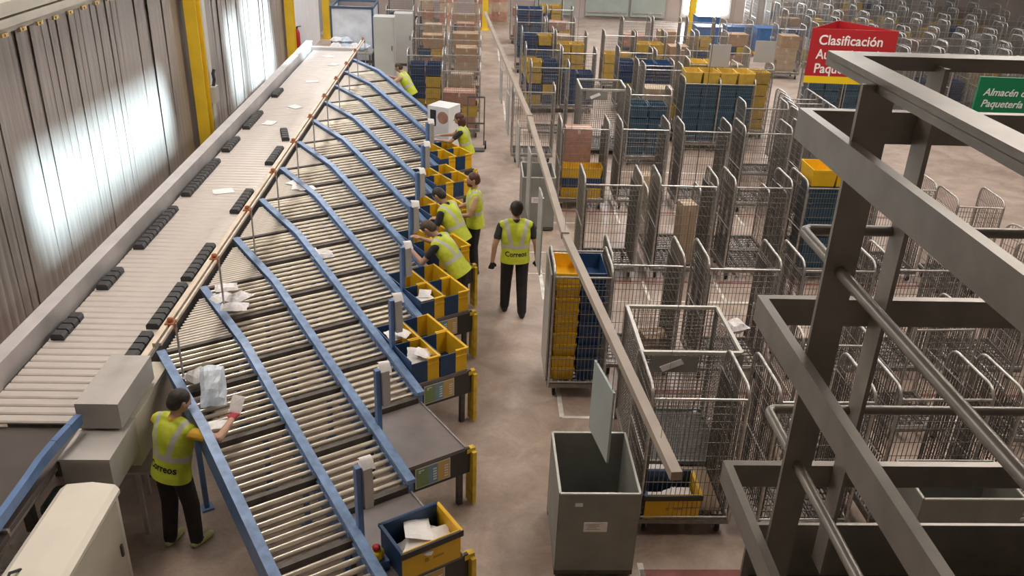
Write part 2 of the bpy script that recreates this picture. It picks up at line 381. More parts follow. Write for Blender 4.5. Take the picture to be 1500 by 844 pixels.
b = MB(); b.box((-.66, 9.1, 1.50), (.13, 17.9, .30)); b.box((-.665, 9.1, 1.66), (.17, 17.9, .02)); sp('side_guard', b, M_GUARD)
b = MB(); b.box((-.57, 9.1, 1.33), (.06, 17.9, .14)); sp('inner_channel', b, M_DARKSTEEL)
b = MB(); b.box((.595, 9.4, 1.39), (.10, 17.4, .12)); sp('outer_channel', b, M_DARKSTEEL)
b = MB(); b.box((.585, 9.4, 1.465), (.07, 17.4, .05)); sp('outer_rail', b, M_BEIGE)
b = MB(); b.box((1.02, 8.35, 2.05), (.032, 15.8, .045)); b.box((1.075, 8.35, 2.06), (.022, 15.8, .03)); sp('sensor_rail', b, M_BEIGE)
b = MB(); b.box((0, 9.2, .95), (1.16, 17.2, .66)); sp('underframe', b, M_DARKSTEEL)
b = MB(); b.box((0, 0, .31), (.1, .12, .62)); lm_ = b.mesh('leg', M_DARKSTEEL)
for k in range(8):
    for xx in (-.5, .5): part('leg', lm_, sorter, (xx, 1.2 + 2.3 * k, 0))
bk = MB(); bk.box((0, 0, 0), (.085, .10, .07)); bk.lathe(((.03, .045), (.03, .07), (.012, .08)), 8); bkm = bk.mesh('bracket', M_ORANGE)
rd = MB(); rd.tube([(0, 0, 0), (0, 0, .74)], .011, 6); rdm = rd.mesh('support_rod', M_STEEL)
for k in range(11):
    yy = 7.45 + 1.53 * k - OY
    bo = part('bracket', bkm, sorter, (1.045, yy, 2.05)); part('support_rod', rdm, bo, (.045, 0, -.72))
# cover boxes at the loading end
b = MB(); b.extrude([(.42, 0, 1.44), (.42, 0, 1.70), (.80, .0, 1.70), (.80, .0, 1.44)], (0, .86, 0)); sp('end_cover', b, M_COVER)
b = MB(); b.extrude([(-.95, -.2, 1.35), (-.55, -.2, 1.35), (-.55, -.2, 1.72), (-.95, -.2, 1.72)], (0, .85, 0)); sp('end_cover', b, M_COVER)
b = MB(); b.box((.62, -.10, 1.22), (.42, .62, .34)); b.box((.62, -.10, 1.40), (.44, .64, .02)); sp('drive_housing', b, M_COVER)
b = MB(); b.box((.64, .72, 1.14), (.36, 1.05, .52)); sp('skirt_panel', b, M_CREAM)
b = MB(); b.box((.82, .72, 1.14), (.012, 1.0, .46)); b.box((.82, -.1, 1.2), (.012, .5, .25)); sp('skirt_plate', b, M_CREAM)
b = MB(); b.box((.72, .55, .78), (.40, .70, .03)); b.box((.74, .25, .39), (.04, .04, .76)); b.box((.55, .85, .39), (.04, .04, .76)); sp('foot_shelf', b, M_COVER)
b = MB(); b.box((0, 17.95, 1.36), (1.3, .22, .34)); sp('tail_cover', b, M_GUARD)
b = MB(); b.lathe(((.006, 0), (.006, .004)), 6); 

# infeed belt in front of the sorter
inf = thing('infeed_belt', 'dark flat infeed belt with a curved blue side rail before the sorter', 'conveyor', (-4.0, 5.2, 0))
M_BELT = mat('belt_dark', (0.085, 0.068, 0.062), 0.55, 0, 0.12, 3)
b = MB(); b.box((-.1, .82, 1.36), (.98, 1.34, .05)); part('belt', b.mesh('belt', M_BELT), inf)
b = MB(); b.box((-.1, -.55, 1.33), (.98, 1.36, .05)); part('belt', b.mesh('belt', M_BELT), inf)
b = MB(); b.box((-.1, .14, 1.36), (.98, .035, .045)); part('transfer_plate', b.mesh('transfer_plate', M_STEEL), inf)
b = MB(); pts = [(.46, 1.36, 1.57), (.44, 1.2, 1.57), (.40, 1.0, 1.55), (.355, .8, 1.51), (.34, .6, 1.48), (.345, -1.2, 1.46)]
for p, q in zip(pts, pts[1:]): b.bar(p, q, .055, .10)
part('side_rail', b.mesh('side_rail', M_BLUE), inf)
b = MB(); b.box((-.2, .1, 1.18), (.8, 2.4, .26)); b.box((.25, .1, 1.24), (.1, 2.4, .06)); part('bed', b.mesh('bed', M_COVER), inf)
b = MB(); b.box((0, 0, .53), (.08, .08, 1.06)); lm_ = b.mesh('leg', M_DARKSTEEL)
for xx in (-.5, .1):
    for yy in (-.6, .9): part('leg', lm_, inf, (xx, yy, 0))
mo = MB(); mo.lathe(((.07, 0), (.09, .03), (.09, .26), (.06, .30)), 12, (.36, .75, 1.02), 'Y'); mo.box((.36, .9, .98), (.12, .12, .16))
part('drive_motor', mo.mesh('drive_motor', mat('motor_green', (0.09, 0.13, 0.11), 0.5, .2)), inf)
for k in range(4):
    st = MB(); st.box((.36, .42 - .24 * k, 1.02 - .02 * k), (.28, .15, .04)); part('cable_tray_rung', st.mesh('cable_tray_rung', M_WHITE), inf)

# control cabinet in the corner
cb = thing('control_cabinet', 'cream steel control cabinet with rounded lid beside the infeed belt', 'cabinet', (-3.26, 5.2, 0))
b = MB(); b.box((0, .0, .62), (.44, 1.5, 1.24)); part('body', b.mesh('body', M_CABINET), cb)
b = MB(); lid = [(-.25, .77, 1.24), (.25, .77, 1.24)]
arc = [(-.245, .76, 1.24), (-.245, .76, 1.275), (-.20, .79, 1.30), (.0, .815, 1.305), (.20, .79, 1.30), (.245, .76, 1.275), (.245, .76, 1.24)]
b.extrude(arc, (0, -1.56, 0)); part('lid', b.mesh('lid', M_CABINET), cb)
b = MB(); b.box((.225, -.02, .64), (.02, 1.40, 1.14)); dr = part('door', b.mesh('door', M_CREAM), cb)
b = MB(); b.box((.24, .60, .75), (.02, .03, .12)); part('handle', b.mesh('handle', M_DARKSTEEL), dr)
b = MB(); b.tube([(-.12, -.2, 1.30), (-.14, -.3, 1.36), (-.13, -.42, 1.33), (-.15, -.6, 1.31)], .012, 6); part('cable', b.mesh('cable', M_RUBBER), cb)

# ---- roller chutes
rl = MB(); rl.lathe(((.025, .0), (.025, LW - .10)), 8, axis='X'); rl.lathe(((.009, -.035), (.009, 0)), 6, axis='X'); rl.lathe(((.009, LW - .10), (.009, LW - .065)), 6, axis='X')
ROLLM = rl.mesh('roller', M_ROLLER)
FINE = {}
def fine_roller(length):
    key = round(length, 2)
    if key not in FINE:
        q = MB(); q.lathe(((.019, 0), (.019, key)), 6, axis='X'); FINE[key] = q.mesh('roller', M_FINEROLL)
    return FINE[key]
cbm = MB(); cbm.box((LW / 2, 0, -.02), (LW - .08, .055, .07)); CBM = cbm.mesh('cross_member', M_GAP)
def rail_mesh(name='side_rail'):
    b = MB(); off = WV * .05; c0 = WV * -.025
    def P(s, z): q = D * s + c0; return (q.x, q.y, z)
    b.extrude([P(.06, 1.36), P(.06, 1.475), P(1.62, 1.475), P(5.17, zr(3.85) + .055), P(5.17, zr(3.85) - .10), P(3.88, .72), P(.3, 1.36)], off)
    return b.mesh(name, M_BLUE)
def cap_mesh():
    b = MB(); off = WV * .088; c0 = WV * -.044
    def P(s, z): q = D * s + c0; return (q.x, q.y, z)
    zt = zr(3.85) + .055
    b.extrude([P(.05, 1.475), P(.05, 1.49), P(1.62, 1.49), P(5.18, zt + .015), P(5.18, zt - .03), P(5.12, zt - .02), P(1.62, 1.475)], off)
    return b.mesh('rail_cap', mat('blue_paint_pale', (0.19, 0.285, 0.47), 0.36, 0.05, 0.25, 9))  # cap takes a paler, more mottled blue than the rail sides
RAILM, CAPM = rail_mesh(), cap_mesh()
tb = MB(); tb.box((0, 0, 0), (.028, .028, .07)); TABM = tb.mesh('roller_clip', M_STEEL)
lg = MB(); lg.box((0, 0, .5), (.05, .05, 1.0)); lg.box((0, 0, .01), (.12, .12, .02)); LEGM = lg.mesh('leg', M_BLUE)
lane_words = ['whose worker stands at its upper end', 'feeding the table with one loaded bin', 'feeding the empty bare table', 'fourth from the control cabinet', 'fifth from the control cabinet',
              'sixth from the control cabinet', 'seventh from the control cabinet', 'eighth from the control cabinet', 'ninth from the control cabinet', 'last before the far end of the sorter']
CHUTES = []
for k in range(NCH):
    T = Vector((SX, CH0 + PITCH * k, 0))
    ch = thing('roller_chute', 'blue railed gravity roller chute ' + lane_words[k], 'conveyor', T, 0, 'roller chutes of the sorter')
    CHUTES.append(ch)
    r = part('side_rail', RAILM, ch); part('rail_cap', CAPM, r)
    if k == NCH - 1:
        off = (0, PITCH, 0); r = part('side_rail', RAILM, ch, off); part('rail_cap', CAPM, r)
    # triangle of fine rollers against the sorter
    s = -STEP + .10
    while s < -.02:
        w0 = -D.x * s / WV.x + .05
        L = LW - .05 - w0
        if L > .06:
            q = D * s + WV * w0; part('roller', fine_roller(L), ch, (q.x, q.y, 1.42), (0, 0, ROT))
        s += .058
    n = 0; s = .0
    while s < 3.86:
        z = zr(s); q = D * s
        if n % 8 == 0: part('cross_member', CBM, ch, (q.x, q.y, z - .0), (0, 0, ROT))
        else:
            q = q + WV * .05; part('roller', ROLLM, ch, (q.x, q.y, z - .012), (0, 0, ROT))
        s += .0965; n += 1
    # lower side channels
    b = MB()
    for wv in (.035, LW - .035):
        for a, c in ((.0, .3), (.3, 3.88)):
            p = D * a + WV * wv; q = D * c + WV * wv; b.bar((p.x, p.y, zr(a) - .05), (q.x, q.y, zr(c) - .05), .03, .09)
    part('frame_channel', b.mesh('frame_channel', M_BLUE), ch)
    for a in (.9, 3.0):
        for wv in (.06, LW - .06):
            p = D * a + WV * wv; o = part('leg', LEGM, ch, (p.x, p.y, 0), (0, 0, ROT)); o.scale.z = zr(a) - .08

# ---- packing tables with posters, posts and corner guards at the chute ends
S0, S1, TW0, TW1, TZ = 3.90, 4.87, .05, .775, .76
def table_local(s, wv, z): q = D * s + WV * wv; return Vector((q.x, q.y, z))
pm = {c: mat('poster_' + c, v, .5) for c, v in dict(green=(.22, .31, .13), blue=(.20, .33, .42), orange=(.62, .40, .13), cream=(.62, .60, .50), ink=(.72, .74, .72)).items()}
def make_station(k, bins):
    T = Vector((SX, CH0 + PITCH * k, 0))
    lab = {1: 'dark packing table carrying a single yellow and navy bin', 2: 'empty dark packing table with poster on its apron'}.get(k, 'dark packing table loaded with bins under the ' + lane_words[k].split(' from')[0].replace('last before the far end of the sorter', 'last') + ' chute')
    t = thing('packing_table', lab, 'table', T, 0, 'packing tables along the aisle')
    c = (table_local(S0, TW0, 0) + table_local(S1, TW1, 0)) / 2
    b = MB(); b.box((c.x, c.y, TZ - .02), (TW1 - TW0, S1 - S0, .04), ROT); part('table_top', b.mesh('table_top', M_TABLE), t)
    b = MB(); p = table_local(S0, TW1 + .004, 0); q = table_local(S1, TW1 + .004, 0); b.bar((p.x, p.y, TZ - .005), (q.x, q.y, TZ - .005), .014, .035); part('edge_strip', b.mesh('edge_strip', M_STEEL), t)
    b = MB(); p = table_local(S1 - .02, TW0, 0); q = table_local(S1 - .02, TW1 + .06, 0); b.bar((p.x, p.y, TZ - .175), (q.x, q.y, TZ - .175), .03, .31); ap = part('apron', b.mesh('apron', M_APRON), t)
    # poster on the apron
    b = MB(); z0, z1 = TZ - .295, TZ - .05; sF = S1 - .002
    def quad(w0, w1, za, zb, mi, lift): b.extrude([table_local(sF + lift, w0, za), table_local(sF + lift, w1, za), table_local(sF + lift, w1, zb), table_local(sF + lift, w0, zb)], D * .003, mi)
    quad(.20, .60, z0, z1, 0, 0); quad(.212, .34, z0 + .012, z1 - .012, 1, .003); quad(.342, .45, z0 + .012, z1 - .012, 2, .003); quad(.452, .588, z0 + .012, z1 - .012, 3, .003)
    for j in range(5):
        quad(.40, .44, z0 + .045 + .032 * j, z0 + .060 + .032 * j, 4, .006); quad(.53, .575, z0 + .04 + .032 * j, z0 + .052 + .032 * j, 4, .006)
    quad(.235, .30, z1 - .04, z1 - .03, 4, .006); quad(.235, .26, z1 - .06, z1 - .05, 4, .006)
    part('poster', b.mesh('poster', pm['cream'], pm['green'], pm['blue'], pm['orange'], pm['ink']), ap)
    for s_, w_ in ((S1 - .08, TW1 - .02), (S0 + .06, TW1 - .06), (S1 - .10, TW0 + .08), (S0 + .06, TW0 + .08)):
        p = table_local(s_, w_, 0); o = part('leg', LEGD, t, (p.x, p.y, 0), (0, 0, ROT))
    p = table_local(S1 - .03, TW1 + .095, 0)
    g = part('corner_guard', GUARDM, t, (p.x, p.y, 0), (0, 0, ROT))
    # scanner post standing beside the rail
    ps = thing('scanner_post', 'blue reader post at the chute ' + lane_words[k], 'post', T + table_local(4.36, .06, 0), ROT, 'reader posts at the packing tables')
    part('post', POSTM, ps); rp = part('reader_panel', PANELM, ps, (.055, 0, 1.43)); part('paper_slip', SLIPM, rp, (0.01, 0.0, .22), (0, 0, random.uniform(-.3, .3)))
    return T
b = MB(); b.box((0, 0, .35), (.055, .055, .70)); LEGD = b.mesh('leg', M_DARKSTEEL)
b = MB(); b.box((0, 0, .36), (.045, .14, .66)); b.box((-.02, 0, .70), (.10, .06, .05)); GUARDM = b.mesh('corner_guard', M_YGUARD)
b = MB(); b.box((0, 0, 1.18), (.05, .06, .92)); POSTM = b.mesh('post', M_BLUE)
b = MB(); b.box((.012, 0, 0), (.075, .13, .40)); b.box((.055, 0, -.02), (.012, .10, .30)); PANELM = b.mesh('reader_panel', M_COVER)
b = MB()
P = []
for i_ in range(6):
    a = i_ / 5; P += [(-.05, -.06 + .10 * a, -.02 + .09 * math.sin(a * 2.4)), (.07, -.06 + .10 * a, -.05 + .10 * math.sin(a * 2.2))]
b.add(P, [(2 * i_, 2 * i_ + 1, 2 * i_ + 3, 2 * i_ + 2) for i_ in range(5)], 0, True); SLIPM = b.mesh('paper_slip', M_PAPER, fix=False)
for k in range(1, NCH - 1): make_station(k, 0)

# ================================================================== bins, trays, parcels, boxes
def make_bin(name, label, W_, L_, H_, scheme, group=None):
    """open-top two-tone postal bin; front faces local -y"""
    t = thing(name, label, 'bin', (0, 0, 0), 0, group); th = .014; w2, l2 = W_ / 2, L_ / 2
    def bx(n, c, sz, M): b = MB(); b.box(c, sz); return part(n, b.mesh(n, M), t)
    Y, N = M_YEL, M_NAVY
    bx('bottom', (0, 0, .01), (W_ - .03, L_ - .03, .02), N)
    if scheme == 'split':
        bx('left_side', (-w2 + th / 2, 0, H_ / 2), (th, L_ - 2 * th, H_), N)
        bx('right_side', (w2 - th / 2, 0, H_ / 2), (th, L_ - 2 * th, H_), Y)
        xs = w2 * .16
        bx('front_panel', ((-w2 + xs) / 2, -l2 + th / 2, H_ * .45), (w2 + xs, th, H_ * .90), N)
        bx('front_panel', ((w2 + xs) / 2, -l2 + th / 2, H_ / 2), (w2 - xs, th, H_), Y)
        bx('back_panel', ((-w2 + xs) / 2, l2 - th / 2, H_ / 2), (w2 + xs, th, H_), N)
        bx('back_panel', ((w2 + xs) / 2, l2 - th / 2, H_ / 2), (w2 - xs, th, H_), Y)
        b = MB(); b.box((w2 + .008, 0, H_ - .012), (.022, L_ + .02, .022)); b.box(((w2 + xs) / 2, -l2 - .006, H_ - .012), (w2 - xs, .02, .022)); b.box(((w2 + xs) / 2, -l2 - .004, H_ - .09), (w2 - xs, .012, .012))
        part('rim', b.mesh('rim', Y), t)
    else:
        bx('left_side', (-w2 + th / 2, 0, H_ / 2), (th, L_ - 2 * th, H_), N)
        bx('back_panel', (0, l2 - th / 2, H_ / 2), (W_, th, H_), N)
        bx('right_side', (w2 - th / 2, 0, H_ / 2), (th, L_ - 2 * th, H_), Y)
        bx('front_panel', (0, -l2 + th / 2, H_ / 2), (W_, th, H_), Y)
        b = MB(); b.box((0, -l2 - .008, H_ - .03), (W_ + .035, .022, .06)); part('rim', b.mesh('rim', M_RIMBLK), t)
        b = MB(); b.box((-w2 - .006, 0, H_ - .012), (.02, L_ + .02, .03)); b.box((0, l2 + .006, H_ - .012), (W_ + .03, .02, .03)); part('rim', b.mesh('rim', N), t)
        b = MB(); b.box((w2 + .006, 0, H_ - .012), (.02, L_ + .02, .03)); part('rim', b.mesh('rim', Y), t)
        b = MB(); b.box((-.05, -l2 - .002, H_ * .42), (.035, .006, .035), mi=0); b.box((.06, -l2 - .002, H_ * .42), (.10, .006, .018)); part('print_mark', b.mesh('print_mark', mat('bin_print', (.45, .27, .02), .5)), t)
    return t
def pillow(sx, sy, sz, seed, M, name='parcel'):
    rr = random.Random(seed); n = 6; P = []; F = []
    H = [[rr.uniform(-1, 1) for _ in range(n + 1)] for _ in range(n + 1)]
    for side in (1, -1):
        for i_ in range(n + 1):
            for j in range(n + 1):
                u, v = i_ / n, j / n; e = (math.sin(PI * u) * math.sin(PI * v)) ** .45
                x = (u - .5) * sx * (1 + .06 * H[i_][j]); y_ = (v - .5) * sy * (1 + .06 * H[j][i_])
                z = sz * (.5 + side * e * (.42 + .10 * H[i_][j]) * (1 if side > 0 else 1.0))
                if side < 0: z = max(z, 0.0)
                P.append((x, y_, z))
    m_ = (n + 1) ** 2
    for side in (0, 1):
        for i_ in range(n):
            for j in range(n):
                a = side * m_ + i_ * (n + 1) + j; q = (a, a + n + 1, a + n + 2, a + 1); F.append(q if side == 0 else q[::-1])
    b = MB(); b.add(P, F, 0, False); me = b.mesh(name, M)
    bm = bmesh.new(); bm.from_mesh(me); bmesh.ops.remove_doubles(bm, verts=bm.verts, dist=.001); bm.to_mesh(me); bm.free(); return me
def parcel(label, loc, sz, rz, seed, M=None, group=None, rot=None):
    return solo('parcel', pillow(*sz, seed, M or M_BAG), label, 'parcel', loc, rot or (0, 0, rz), group)

def at_station(k, s, wv, z):
    q = Vector((SX, CH0 + PITCH * k, 0)) + D * s + WV * wv; return (q.x, q.y, z)
# bins on the tables
proto = None
for k in range(3, 9):
    for row, s in enumerate((4.615, 4.12)):
        for c_, wv in enumerate((.235, .60)):
            lab = 'yellow and navy two-tone bin on the %s packing table' % ('third fourth fifth sixth seventh eighth ninth'.split()[k - 3])
            if proto is None:
                o = proto = make_bin('sorting_bin', lab, .355, .465, .30, 'split', 'two-tone bins on the packing tables')
            else: o = copy_tree(proto)
            o['label'] = lab + (' at its front edge' if row == 0 else ' behind the front pair')
            o.location = at_station(k, s, wv, TZ); o.rotation_euler = (0, 0, ROT + random.uniform(-.03, .03))
# the single loaded bin of the second table
nb = make_bin('letter_bin', 'navy and yellow bin full of white letters on the nearly bare table', .55, .41, .30, 'lengthwise')
nb.location = at_station(1, 4.68, .47, TZ); nb.rotation_euler = (0, 0, ROT)
for i_, (dx, dy, rz_, tl) in enumerate(((-.06, .0, .1, .1), (.05, .02, .5, -.25), (.12, -.05, -.2, .15), (-.02, -.06, .9, .05), (.02, .07, 1.2, .2))):
    c = Vector(at_station(1, 4.68 - dy, .46 + dx * .8, TZ + .10 + .028 * i_))
    parcel('white padded letter lying in the navy and yellow bin', c, (.34, .24, .035), 0, 40 + i_, M_PAPER, 'letters in the loaded bin', (tl, .08 * (i_ - 2), ROT + rz_))
# emergency stop beside that table
es = thing('emergency_stop', 'yellow emergency stop with red button on a blue bracket by the chute end', 'switch', at_station(1, 4.60, .095, .80), ROT)
b = MB(); b.box((.0, 0, .0), (.15, .18, .09)); b.box((.0, -.07, -.12), (.12, .04, .22)); part('bracket', b.mesh('bracket', M_BLUE), es)
b = MB(); b.lathe(((.055, .05), (.062, .06), (.062, .11), (.045, .125)), 14); part('housing', b.mesh('housing', M_SYEL), es)
b = MB(); b.lathe(((.02, .125), (.034, .14), (.034, .16), (.02, .17)), 12); part('button', b.mesh('button', M_RED), es)
# letters inside the bins of the third table, papers on its post
for i_, (s, wv, z, rz_) in enumerate(((4.70, .20, .21, .3), (4.60, .26, .23, -.4), (4.66, .30, .25, .9), (4.14, .20, .27, .2), (4.18, .27, .30, .8))):
    parcel('white letter sticking out of a two-tone bin on the third table', at_station(3, s, wv, TZ + z), (.24, .18, .03), ROT + rz_, 60 + i_, M_PAPER, 'letters in the third table bins', (.3, .15, ROT + rz_))
for i_, (s, wv, z) in enumerate(((4.66, .21, .22), (4.58, .27, .24))):
    parcel('pale letter on top of a bin of the fourth table', at_station(4, s, wv, TZ + z), (.24, .16, .03), ROT + i_, 70 + i_, M_PAPER, 'letters in the fourth table bins')
# parcels lying on the rollers
for i_, (x, y_, sx, sy, rz_, lab) in enumerate(((-3.00, 9.43, .26, .2, .3, 'crumpled white parcel bag lying on the first roller chutes beside the blue rail'), (-2.80, 9.18, .30, .22, 1.0, None), (-2.78, 8.93, .30, .2, .1, None), (-2.98, 9.16, .26, .2, .8, None))):
    parcel('crumpled white parcel bag in the heap beside the blue rail', (x, y_, 1.44), (sx, sy, .10), rz_, 80 + i_, M_BAG, 'white bags heaped on the rollers')
parcel('single white parcel bag with dark tape rolling down a chute', (-2.10, 10.80, 1.26), (.30, .22, .14), .4, 90)
parcel('small white letter next to the single taped parcel bag', (-2.28, 10.98, 1.30), (.16, .12, .05), .4, 91, M_PAPER)
for i_, (x, y_) in enumerate(((-2.72, 13.15), (-2.95, 13.42), (-2.86, 13.2))):
    parcel('flat white letter fanned on a chute below the orange bracket', (x, y_, 1.44), (.26, .18, .02), .5 + .6 * i_, 92 + i_, M_PAPER, 'letters fanned on the chute')
# parcels riding on the sorter slats
for i_, (u, y_) in enumerate(((-3.95, 12.9), (-4.1, 16.9), (-3.85, 18.2), (-3.9, 20.6), (-3.7, 22.6), (-4.0, 23.6))):
    parcel(['flat white letter riding on the slats', 'thin pale letter on the slats'][i_ > 2] + (' near the strip wall' if u < -3.98 else ' of the sorter'), (u, y_, 1.452), (.30, .22, .015), .4 + i_, 100 + i_, M_PAPER, 'letters riding on the sorter')

def tray_mesh(name, M, L_=.60, W_=.40, H_=.28, tp=.90):
    b = MB()
    def ring(l, w_, z): return [(-l / 2, -w_ / 2, z), (l / 2, -w_ / 2, z), (l / 2, w_ / 2, z), (-l / 2, w_ / 2, z)]
    R_ = [ring(L_ * tp, W_ * tp, 0), ring(L_ * .97, W_ * .97, H_ - .04), ring(L_, W_, H_ - .04), ring(L_, W_, H_), ring(L_ - .03, W_ - .03, H_), ring(L_ * tp - .03, W_ * tp - .03, .015)]
    P = sum(R_, []); F = [(3, 2, 1, 0)]
    for i_ in range(5):
        for k in range(4): F.append((i_ * 4 + k, i_ * 4 + (k + 1) % 4, i_ * 4 + 4 + (k + 1) % 4, i_ * 4 + 4 + k))
    F.append((20, 21, 22, 23)); b.add(P, F); return b.mesh(name, M)
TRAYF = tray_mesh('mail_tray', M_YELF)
TRAY = {'Y': tray_mesh('mail_tray', M_YEL), 'B': tray_mesh('mail_tray', M_NAVY), 'T': tray_mesh('mail_tray', M_TEAL)}
TWORD = {'Y': 'yellow', 'B': 'navy', 'T': 'dark teal'}
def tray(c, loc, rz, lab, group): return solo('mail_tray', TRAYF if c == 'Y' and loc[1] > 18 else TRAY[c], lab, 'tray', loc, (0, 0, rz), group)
BOXC = {}
def carton(loc, sz, rz, lab, group, M=None):
    key = (tuple(round(x, 2) for x in sz), (M or M_CARD).name)
    if key not in BOXC:
        b = MB(); b.box((0, 0, sz[2] / 2), sz); t = MB(); t.box((0, 0, sz[2] + .001), (sz[0] * 1.002, .05, .004)); t.box((0, -sz[1] / 2 - .001, sz[2] - .05), (.05, .003, .1))
        BOXC[key] = (b.mesh('carton_body', M or M_CARD), t.mesh('tape', M_TAPE))
    o = solo('cardboard_box', BOXC[key][0], lab, 'box', loc, (0, 0, rz), group); part('tape', BOXC[key][1], o); return o

# ================================================================== wire roll cages
def side_panel(Dp, H_, name='side_panel'):
    b = MB(); h2 = Dp / 2; r = .14; pts = [(0, -h2, .16), (0, -h2, H_ - r)]
    for k in range(1, 5): a = PI / 2 * k / 4; pts.append((0, -h2 + r - r * math.cos(a), H_ - r + r * math.sin(a)))
    pts += [(0, -p[1], p[2]) for p in pts[::-1]]
    b.tube(pts, .0165, 7); b.tube([(0, -h2, H_ * .52), (0, h2, H_ * .52)], .010, 6, mi=0); b.tube([(0, -h2, .24), (0, h2, .24)], .012, 6)
    n = int(Dp / .05)
    for k in range(1, n):
        y_ = -h2 + Dp * k / n; top = H_ - .02 if abs(y_) < h2 - r else H_ - r + math.sqrt(max(0, r * r - (r - (h2 - abs(y_))) ** 2)) - .01
        b.wire((0, y_, .24), (0, y_, top), .0045, 1)
    z = .36
    while z < H_ - .1: b.wire((0, -h2, z), (0, h2, z), .0045, 1); z += .12
    return b.mesh(name, M_STEEL, M_WIRE)
def end_panel(W_, H_, dx=.045, dz=.16, name='end_panel', rails=2):
    b = MB(); w2 = W_ / 2
    b.tube([(-w2, 0, H_), (w2, 0, H_)], .014, 7); b.tube([(-w2, 0, .24), (w2, 0, .24)], .012, 6)
    n = int(W_ / dx)
    for k in range(1, n): x = -w2 + W_ * k / n; b.wire((x, 0, .24), (x, 0, H_), .0038, 1)
    z = H_ - .08
    while z > .26: b.wire((-w2, 0, z), (w2, 0, z), .0040, 1); z -= dz if z < H_ - .3 else .085
    return b.mesh(name, M_STEEL, M_WIRE)
def base_mesh(W_, Dp):
    b = MB(); w2, d2 = W_ / 2, Dp / 2
    for y_ in (-d2, d2): b.bar((-w2, y_, .19), (w2, y_, .19), .04, .05, mi=0)
    for x in (-w2, w2): b.bar((x, -d2, .19), (x, d2, .19), .04, .05, mi=0)
    n = int(W_ / .075)
    for k in range(1, n): x = -w2 + W_ * k / n; b.bar((x, -d2, .20), (x, d2, .20), .014, .012, mi=1)
    n = int(Dp / .085)
    for k in range(1, n): y_ = -d2 + Dp * k / n; b.bar((-w2, y_, .188), (w2, y_, .188), .012, .012, mi=1)
    for x in (-w2 * .33, w2 * .33): b.bar((x, -d2, .175), (x, d2, .175), .05, .03, mi=1)
    return b.mesh('base', M_WIRE, M_DARKSTEEL)
def caster_mesh():
    b = MB(); b.lathe(((.02, -.018), (.058, -.016), (.06, 0), (.058, .016), (.02, .018)), 12, (0, 0, .06), 'X', 0); b.box((0, .01, .135), (.06, .07, .06), mi=1); b.box((-.026, 0, .09), (.006, .05, .09), mi=1); b.box((.026, 0, .09), (.006, .05, .09), mi=1)
    return b.mesh('caster', M_RUBBER, M_STEEL)
CAST = caster_mesh(); CM = {}
def roll_cage(x, y, label, group, W_=.92, Dp=.70, H_=1.76, rz=0.0, front=True, back=False, casters=True, name='roll_cage', gate=False):
    """x, y: middle of the cage; the meshed end panel faces local -y"""
    key = (W_, Dp, H_)
    if key not in CM: CM[key] = (side_panel(Dp, H_), end_panel(W_ - .03, H_ - .11), base_mesh(W_, Dp))
    sp_, ep, bs = CM[key]; t = thing(name, label, 'roll cage', (x, y, 0), rz, group)
    part('base', bs, t); part('side_panel', sp_, t, (-W_ / 2, 0, 0)); part('side_panel', sp_, t, (W_ / 2, 0, 0))
    if gate:
        for sx in (-1, 1): part('folded_gate', GATE, t, (sx * (W_ / 2 - .045), 0, .02))
    if front: part('end_panel', ep, t, (0, -Dp / 2, 0))
    if back: part('end_panel', ep, t, (0, Dp / 2, 0))
    if casters:
        for cx_ in (-W_ / 2 + .08, W_ / 2 - .08):
            for cy_ in (-Dp / 2 + .08, Dp / 2 - .08): part('caster', CAST, t, (cx_, cy_, 0))
    return t
def gate_mesh():
    b = MB(); h2 = .38
    b.tube([(0, -h2, .24), (0, -h2, 1.52), (0, h2, 1.52), (0, h2, .24)], .010, 6)
    for k in range(1, 17): y_ = -h2 + 2 * h2 * k / 17; b.wire((0, y_, .24), (0, y_, 1.52), .0055)
    for k in range(1, 12): z = .24 + 1.28 * k / 12; b.wire((0, -h2, z), (0, h2, z), .0055)
    return b.mesh('folded_gate', mat('dark_wire', (.13, .12, .11), .5, .4))
GATE = gate_mesh()
XC = (2.17, 3.37, 4.57, 5.77, 6.97)
rows = {'A': (7.27, 'front row'), 'C': (10.30, 'second row'), 'D': (13.47, 'third row'), 'E': (16.72, 'fourth row')}
GC = 'grey wire roll cages in the bays'
for rn, (yy, words) in rows.items():
    for ci, xx in enumerate(XC):
        xx2 = xx - (.05 if rn == 'A' else 0) + ({'E': -.12, 'F': -.1}.get(rn, 0))
        pass
        cont = {('E', 0): 'with reddish carton and trays', ('E', 1): 'with a pale carton', ('D', 1): 'with a tall brown parcel', ('D', 3): 'filled with navy trays', ('A', 0): 'holding a letter bin', ('F', 2): 'at the open floor'}.get((rn, ci), 'standing empty')
        roll_cage(xx2 + random.uniform(-.02, .02), yy + random.uniform(-.04, .04), 'wire roll cage %s, %s from the aisle in the %s' % (cont, ('first', 'second', 'third', 'fourth', 'fifth')[ci], words), GC, rz=random.uniform(-.02, .02), Dp=.84, gate=True)
# second rank of folded cages behind the front ranks (only bases and sides show)
for (x, y_, r_) in ((3.37, 14.25, 0), (4.57, 14.25, 0), (5.77, 14.3, .05)):
    roll_cage(x, y_, 'low backless roll cage parked behind the third row', 'cages parked behind the bays', H_=1.25, Dp=.6, rz=r_, front=False)
